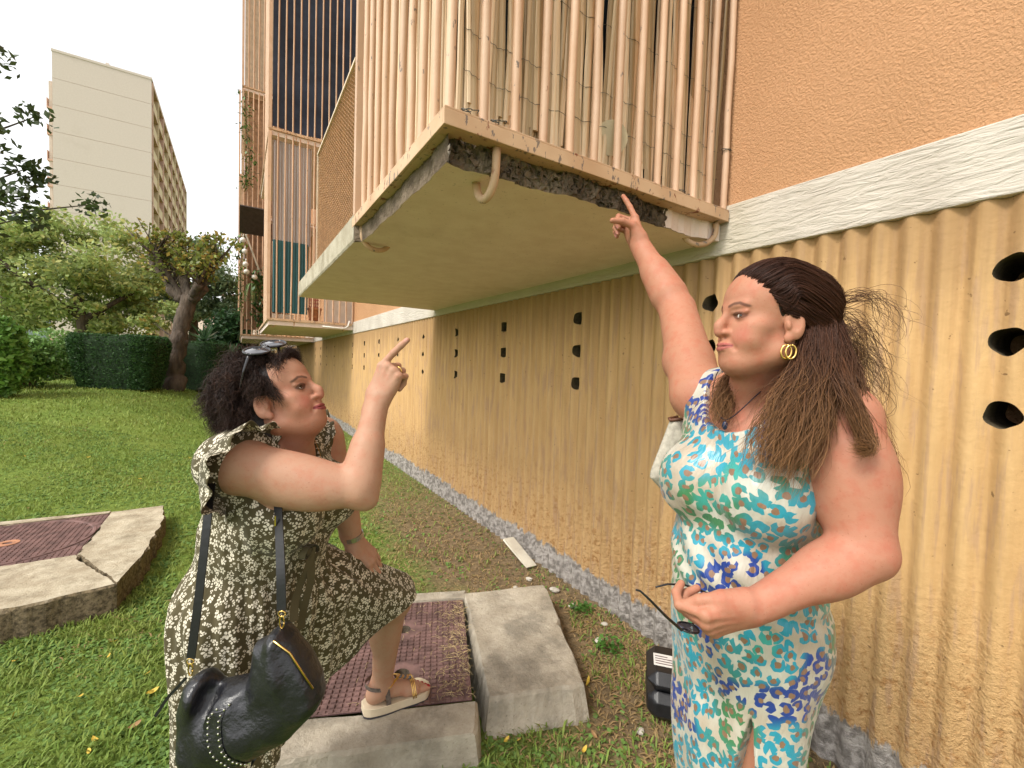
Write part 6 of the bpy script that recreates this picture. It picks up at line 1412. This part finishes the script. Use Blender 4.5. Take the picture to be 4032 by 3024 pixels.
    b.build('necklace', gold, root, smooth=True); b = MB(); b.ball(v2w(C(0, .139, 1.120)), (.006, .006, .008), 10, 8); b.build('pendant', simple('bronze', (.14, .08, .04), .35, .2, 8, 0, metal=.6), root, smooth=True)
    # sandal
    cream = simple('cream_sole', (.58, .48, .34), .6, .1, 20, .2); dk = simple('dark_sole', (.05, .045, .05), .7, .2); b = MB(); bd = MB(); ns = 26; side = []
    for k in range(ns):
        y = -.012+.258*k/(ns-1); u = k/(ns-1); half = .034+.010*math.sin(u*math.pi)+.010*ss(.45, .8, u); half = half*(1-max(0, (u-.86)/.14)**2.2*.75)*(1-max(0, (.10-u)/.10)**2*.35); cx = .004*math.sin(u*6)-.004; side.append((cx-half, cx+half, y, .032-.016*ss(.2, .9, u)+.003*math.cos(u*7)))
    def solid(bb, z0f, z1f, gx):
        ring = []
        for (a, c2, y, h) in side: ring.append([PL(a-gx, y, z0f(h)), PL(c2+gx, y, z0f(h)), PL(c2+gx, y, z1f(h)), PL(a-gx, y, z1f(h))])
        bb.sheet(v2w(np.array(ring)), wrap=True); n = bb.n; bb.f += [(n-4*ns+3, n-4*ns+2, n-4*ns+1, n-4*ns), (n-4, n-3, n-2, n-1)]
    sd = solid(b, lambda h: -.026, lambda h: .004, 0); bevel(b.build('sandal_sole', cream, root), .002); solid(bd, lambda h: -.031, lambda h: -.0262, .001); bd.build('sandal_outsole', dk, root)
    strap = simple('snake_strap', (.13, .10, .085), .5, .5, 90, .4, 200); b = MB()
    def band(pts, wdir, wd, bb):
        pts = np.array(pts); wv = np.array(wdir)*wd; bb.sheet(v2w(np.stack([pts-wv, pts+wv])))
    a = np.linspace(-2.6, 2.6, 40); up = np.array([0, 0, 1.]); f = nrm(PL(0, 1, 0)-PL(0, 0, 0)); rr = nrm(PL(1, 0, 0)-PL(0, 0, 0))
    band([PL(.044*math.sin(x), .046-.054*math.cos(x)*1.0, .072+.006*math.cos(x)) for x in a], up, .0075, b)
    for s in (-1, 1): band([PL(s*(.043-.003*q), .062+.012*q, .066-.070*q) for q in np.linspace(0, 1, 8)], f, .009, b)
    b.build('sandal_strap', strap, root, smooth=True); b = MB()
    for k in range(3):
        q = np.linspace(-1, 1, 30); off = .006*k
        b.tube(v2w(np.stack([PL(.051*x, .158+off+.004*x*x, .056-.052*abs(x)**3.0) for x in q])), .0019, 6)
        b.tube(v2w(np.stack([PL(.043-.037*x, .066+.048*x+off*.6, .070+.012*x) for x in np.linspace(0, 1, 12)])), .0015, 6)
        b.tube(v2w(np.stack([PL(-.043+.045*x, .066+.048*x+off*.6, .070+.012*x) for x in np.linspace(0, 1, 12)])), .0015, 6)
    b.build('sandal_gold_cords', gold, root, smooth=True); b = MB(); b2 = MB()
    for k in range(6): (b if k % 2 else b2).ball(v2w(PL(.005, .112+.009*k, .0800-.0042*k)), (.0085, .0062, .0062), 10, 8)
    b.build('sandal_beads', simple('grey_bead', (.12, .12, .14), .2, .2, 8, 0), root, smooth=True); b2.build('sandal_beads', simple('amber_bead', (.42, .20, .06), .3, .2, 8, 0), root, smooth=True)
    return dict(T=T, C=C, fv=fv, lv=lv, shR=shR, root=root)
WL = woman_left()
# ------------------------------------------------------------------ bags, glasses
def pillow(outline, org, ex, ez, half, soft, wob=None):
    """inflated outline: org + a*ex + b*ez, thickness along ex x ez"""
    O = np.array(outline, float); org = np.array(org, float); ex = nrm(ex); ez = nrm(ez); en = np.cross(ex, ez)
    def f(p):
        q = p-org; a, b, c = q@ex, q@ez, q@en; sh = a.shape; a = a.ravel(); b = b.ravel(); d = np.full(a.shape, 9.); ins = np.zeros(a.shape, bool); n = len(O)
        for i in range(n):
            x1, y1 = O[i]; x2, y2 = O[(i+1) % n]; ex_, ey_ = x2-x1, y2-y1; t = np.clip(((a-x1)*ex_+(b-y1)*ey_)/(ex_*ex_+ey_*ey_), 0, 1); d = np.minimum(d, np.hypot(a-x1-t*ex_, b-y1-t*ey_))
            ins ^= ((y1 > b) != (y2 > b)) & (a < ex_*(b-y1)/(ey_+1e-12)+x1)
        s = np.where(ins, d, -d).reshape(sh); th = half*np.sqrt(np.clip(1-np.exp(-np.maximum(s, 0)/soft), 0, 1)); 
        if wob is not None: th = th*(1+wob(p))
        return np.where(s > 0, np.maximum((abs(c)-th)*.7, -s), np.sqrt(np.maximum(s*s+c*c, 1e-12)))
    return f
def black_bag():
    LEA = simple('black_leather', (.010, .010, .013), .36, .3, 30, .55, 34, .010, spec=.55)
    Dp = .875; P = lambda x, y: ((x-1106)/945*Dp, 1.42-(y-(792+.0314*(x-1106)))/945*Dp)
    px = [(407, 1490), (425, 1474), (446, 1470), (458, 1480), (474, 1497), (500, 1494), (530, 1487), (547, 1480), (553, 1450), (558, 1400), (580, 1390), (596, 1372), (616, 1365), (640, 1386), (672, 1430), (702, 1480), (709, 1525), (700, 1548), (640, 1615), (572, 1652), (520, 1690), (460, 1700), (415, 1680), (400, 1640), (394, 1545)]
    out = [P(*q) for q in px]; root = empty('handbag', v2w((-.55, Dp, .5)), -YAW, label='slouchy black leather handbag with two rows of studs on the floral dress hip', cat='handbag')
    wob = lambda p: .10*np.sin(p[..., 0]*38+p[..., 2]*22)+.07*np.sin(p[..., 0]*-20+p[..., 2]*61+1)+.04*np.sin(p[..., 0]*90+p[..., 2]*35)
    body = pillow(out, (0, Dp, 0), (1, 0, 0), (0, 0, 1), .058, .028, wob)
    # folds of leather and the sagging mouth
    sub = [('sub', cone((P(470, 1508)[0], Dp-.02, P(470, 1508)[1]), (P(455, 1580)[0], Dp-.075, P(455, 1580)[1]), .020, .004), .02), ('sub', cone((P(556, 1500)[0], Dp-.05, P(556, 1500)[1]), (P(590, 1440)[0], Dp-.070, P(590, 1440)[1]), .008, .005), .02), ('sub', cone((P(640, 1400)[0], Dp-.05, P(640, 1400)[1]), (P(680, 1560)[0], Dp-.066, P(680, 1560)[1]), .006, .006), .03)]
    V, F = sdf_mesh([('add', body, 0)]+sub, (-.68, Dp-.09, .52), (-.35, Dp+.09, .92), .0035); me = mesh_obj('bag_body', v2w(V), F, LEA, root, True); m = me.modifiers.new('s', 'SMOOTH'); m.iterations = 4
    def surf(x, y):      # front surface depth at picture-plane point (a, b)
        ys = np.linspace(Dp-.10, Dp, 60); q = np.stack([np.full(60, x), ys, np.full(60, y)], 1); d = body(q); i = np.argmax(d < 0) if (d < 0).any() else 40; return ys[i]
    g = simple('silver_stud', (.72, .68, .60), .18, .05, 8, 0, metal=1); b0 = MB(); b0.ball((0, 0, 0), .0024, 8, 6); sm = bpy.data.meshes.new('stud'); sm.from_pydata(np.concatenate(b0.v).tolist(), [], b0.f); sm.materials.append(g)
    crop = lambda x, y: P((600+x/2.659)/1.8228, (2400+y/2.659)/1.8228)
    l1 = [(860, 950), (790, 1020), (765, 1110), (775, 1220), (800, 1310), (850, 1420), (910, 1520), (970, 1645)]; l2 = [(975, 915), (920, 970), (900, 1060), (910, 1165), (940, 1255), (985, 1360), (1050, 1470), (1100, 1580), (1130, 1655)]
    band = []
    for l in (l1, l2):
        l = np.array(l, float); u = np.linspace(0, len(l)-1, 60); pts = np.stack([np.interp(u, np.arange(len(l)), l[:, k]) for k in (0, 1)], 1); row = []
        for (x, y) in pts: a, b_ = crop(x, y); row.append((a, surf(a, b_)-.0018, b_))
        band.append(np.array(row))
        s = np.r_[0, np.cumsum(np.linalg.norm(np.diff(np.array(row), axis=0), axis=1))]
        for q in np.arange(0, s[-1], .0115):
            c = [np.interp(q, s, np.array(row)[:, k]) for k in range(3)]; o = bpy.data.objects.new('stud', sm); COL.objects.link(o); o.parent = root; o.location = np.array(rootloc(root).inverted())[:3, :3]@(v2w(np.array(c)-[0, .0012, 0])-np.array(root.location)) if True else c
    A, B_ = band; mid = (B_-A); b = MB(); rows = [A-mid*.35, A, A+mid*.5, B_, B_+mid*.22]
    rr = []
    for R_ in rows: rr.append(np.array([(x, surf(x, z)-.0022, z) for x, y, z in R_]))
    b.sheet(v2w(np.array(rr))); b.build('studded_flap', LEA, root, smooth=True)
    gold = bpy.data.materials['gold']; b = MB(); z = [P(618, 1372), P(650, 1402), P(700, 1482)]; b.tube(v2w(np.array([(x, surf(x-.006, y-.006)-.003, y) for x, y in z])), .0022, 6); b.build('zip', gold, root, smooth=True)
    STR = simple('black_strap', (.008, .008, .009), .5, .2)
    def strap(pts, w, name='strap'):
        pts = np.array(pts, float); n = len(pts); u = np.linspace(0, n-1, n*6); q = np.stack([np.interp(u, np.arange(n), pts[:, i]) for i in range(3)], 1); k = np.ones(5)/5; qs = q.copy()
        for i in range(3): qs[2:-2, i] = np.convolve(q[:, i], k, 'valid')
        t = np.gradient(qs, axis=0); t /= np.linalg.norm(t, axis=1)[:, None]; wd = np.cross(t, (0, -1, .0)); wd /= np.linalg.norm(wd, axis=1)[:, None]+1e-9; nd = np.cross(t, wd)*.0012; w = wd*w
        b = MB(); b.sheet(v2w(np.stack([qs-w-nd, qs+w-nd, qs+w+nd, qs-w+nd, qs-w-nd]))); b.build(name, STR, root, smooth=False)
    Q = lambda x, y, d: (lambda a: ((x-1106)/945*d, d, 1.42-(y-(792+.0314*(x-1106)))/945*d))(0)
    strap([Q(613, 1330, .875), Q(611, 1250, .885), Q(607, 1170, .920), Q(603, 1090, .975), Q(590, 1030, 1.00), Q(560, 975, 1.02), Q(525, 940, 1.05)], .0095)
    strap([Q(490, 945, 1.02), Q(474, 962, .985), Q(464, 1000, .945), Q(453, 1080, .915), Q(443, 1180, .890), Q(428, 1320, .872), Q(413, 1438, .865)], .0085)
    strap([Q(402, 1484, .86), Q(388, 1500, .86), Q(360, 1530, .862), Q(334, 1572, .864)], .003, 'loose_tail')
    for (x, y) in ((614, 1338), (412, 1446)):
        b = MB(); c = np.array(Q(x, y, .868)); th = np.linspace(0, 2*math.pi, 19); b.tube(v2w(np.stack([c+[.007*math.cos(a), 0, .006*math.sin(a)] for a in th])), .0014, 6); b.tube(v2w(np.stack([c+[.0045*math.cos(a), 0, -.017+.013*math.sin(a)] for a in th])), .0014, 6); b.build('swivel_clasp', gold, root, smooth=True)
    b = MB(); c = np.array(Q(604, 1128, .945)); b.box(v2w(c)+[-.008, -.004, -.011], v2w(c)+[-.005, .0, .011]); b.build('buckle', gold, root)
black_bag()
def beige_bag():
    Dp = 1.235; root = empty('shoulder_bag', v2w((.53, Dp, 1.05)), -YAW, label='beige woven shoulder bag with brown trim behind the leopard dress', cat='handbag')
    out = [(.452, 1.285), (.64, 1.30), (.67, 1.10), (.56, 1.055), (.462, 1.062), (.432, 1.085), (.400, 1.118), (.404, 1.14)]
    m = simple('beige_canvas', (.42, .38, .31), .85, .25, 60, .5, 300, .002); V, F = sdf_mesh([('add', pillow(out, (0, Dp, 0), (1, 0, 0), (0, 0, 1), .035, .03), 0)], (.38, Dp-.05, 1.02), (.70, Dp+.05, 1.33), .004); mesh_obj('bag_body', v2w(V), F, m, root, True)
    br = simple('brown_trim', (.14, .055, .03), .5, .2); b = MB(); b.tube(v2w(np.array([(.448, Dp-.012, 1.284), (.48, Dp-.016, 1.290), (.54, Dp-.016, 1.294), (.64, Dp-.012, 1.30)])), .0045, 8); b.tube(v2w(np.array([(.448, Dp-.014, 1.284), (.452, Dp+.012, 1.286), (.48, Dp+.022, 1.291)])), .0045, 8); b.build('rim_trim', br, root, smooth=True)
    b = MB(); b.tube(v2w(np.array([(.50, Dp, 1.29), (.505, 1.20, 1.36), (.52, 1.14, 1.425), (.56, 1.17, 1.36), (.60, Dp, 1.295)])), .006, 8); b.build('strap', br, root, smooth=True)
beige_bag()
def frames(name, label, lensmat, c1, c2, nv, up, R1, R2, thick, temples, frmat):
    c1 = np.array(c1); c2 = np.array(c2); root = empty(name, v2w((c1+c2)/2), -YAW, label=label, cat='glasses'); x = nrm(c1-c2); n = nrm(np.array(nv)-x*(np.array(nv)@x)); y = np.cross(n, x); th = np.linspace(0, 2*math.pi, 33)
    for c in (c1, c2):
        ring = np.stack([c+x*R1*math.cos(a)+y*R2*math.sin(a)*(1-.12*math.cos(a*2)) for a in th]); b = MB(); b.tube(v2w(ring), thick, 8); b.build('rim', frmat, root, smooth=True)
        b = MB(); rr = [ring[:-1]*.02+c*.98+n*.004, ring[:-1]*.5+c*.5+n*.003, ring[:-1]]; b.sheet(v2w(np.array(rr)), wrap=True); b.f.append(tuple(range(32))); b.build('lens', lensmat, root, smooth=True)
    b = MB(); m = (c1+c2)/2; b.tube(v2w(np.stack([c1-x*R1, m+n*.003+y*.006, c2+x*R1])), thick*1.1, 8); b.build('bridge', frmat, root, smooth=True)
    for t in temples:
        b = MB(); P_ = np.array(t, float); k = len(P_); u = np.linspace(0, k-1, k*5); q = np.stack([np.interp(u, np.arange(k), P_[:, i]) for i in range(3)], 1); b.tube(v2w(q), np.interp(u, np.arange(k), np.linspace(thick*1.5, thick*.9, k)), 8); b.build('temple', frmat, root, smooth=True)
BLK = simple('black_acetate', (.010, .009, .011), .15, .1, 8, 0, spec=.6)
def mat_lens():
    t = NT('smoke_lens'); t.out('Base Color', (.05, .05, .06)); t.out('Roughness', .04); t.out('Specular IOR Level', .9); t.out('Metallic', .0); t.out('Coat Weight', 1.0); t.out('Coat Roughness', .02); return t.m
T1 = WL['T']; L1, L2 = T1((.054, .022, .120)), T1((-.012, .036, .137))
frames('sunglasses', 'dark round sunglasses pushed up on the curly hair', mat_lens(), L1, L2, T1.R@np.array([.62, .30, .62]), None, 0.0300, .0262, .0028, [[T1((.084, .014, .108)), T1((.094, -.005, .080)), T1((.096, -.030, .045))], [T1((-.044, .034, .146)), T1((-.082, -.005, .10)), T1((-.090, -.04, .055))]], BLK)
Q2 = lambda x, y, d: np.array([(x-1106)/945*d, d, 1.42-(y-(792+.0314*(x-1106)))/945*d])
frames('reading_glasses', 'thin black glasses held in the lowered hand', mat_lens(), Q2(1512, 1368, .815), Q2(1545, 1350, .870), (.2, .3, -.9), None, .024, .017, .0019, [[Q2(1498, 1374, .785), Q2(1462, 1343, .775), Q2(1425, 1306, .77), Q2(1403, 1286, .77), Q2(1393, 1283, .77)], [Q2(1572, 1301, .86), Q2(1535, 1284, .87), Q2(1500, 1272, .87), Q2(1462, 1270, .87), Q2(1436, 1277, .87)]], BLK)
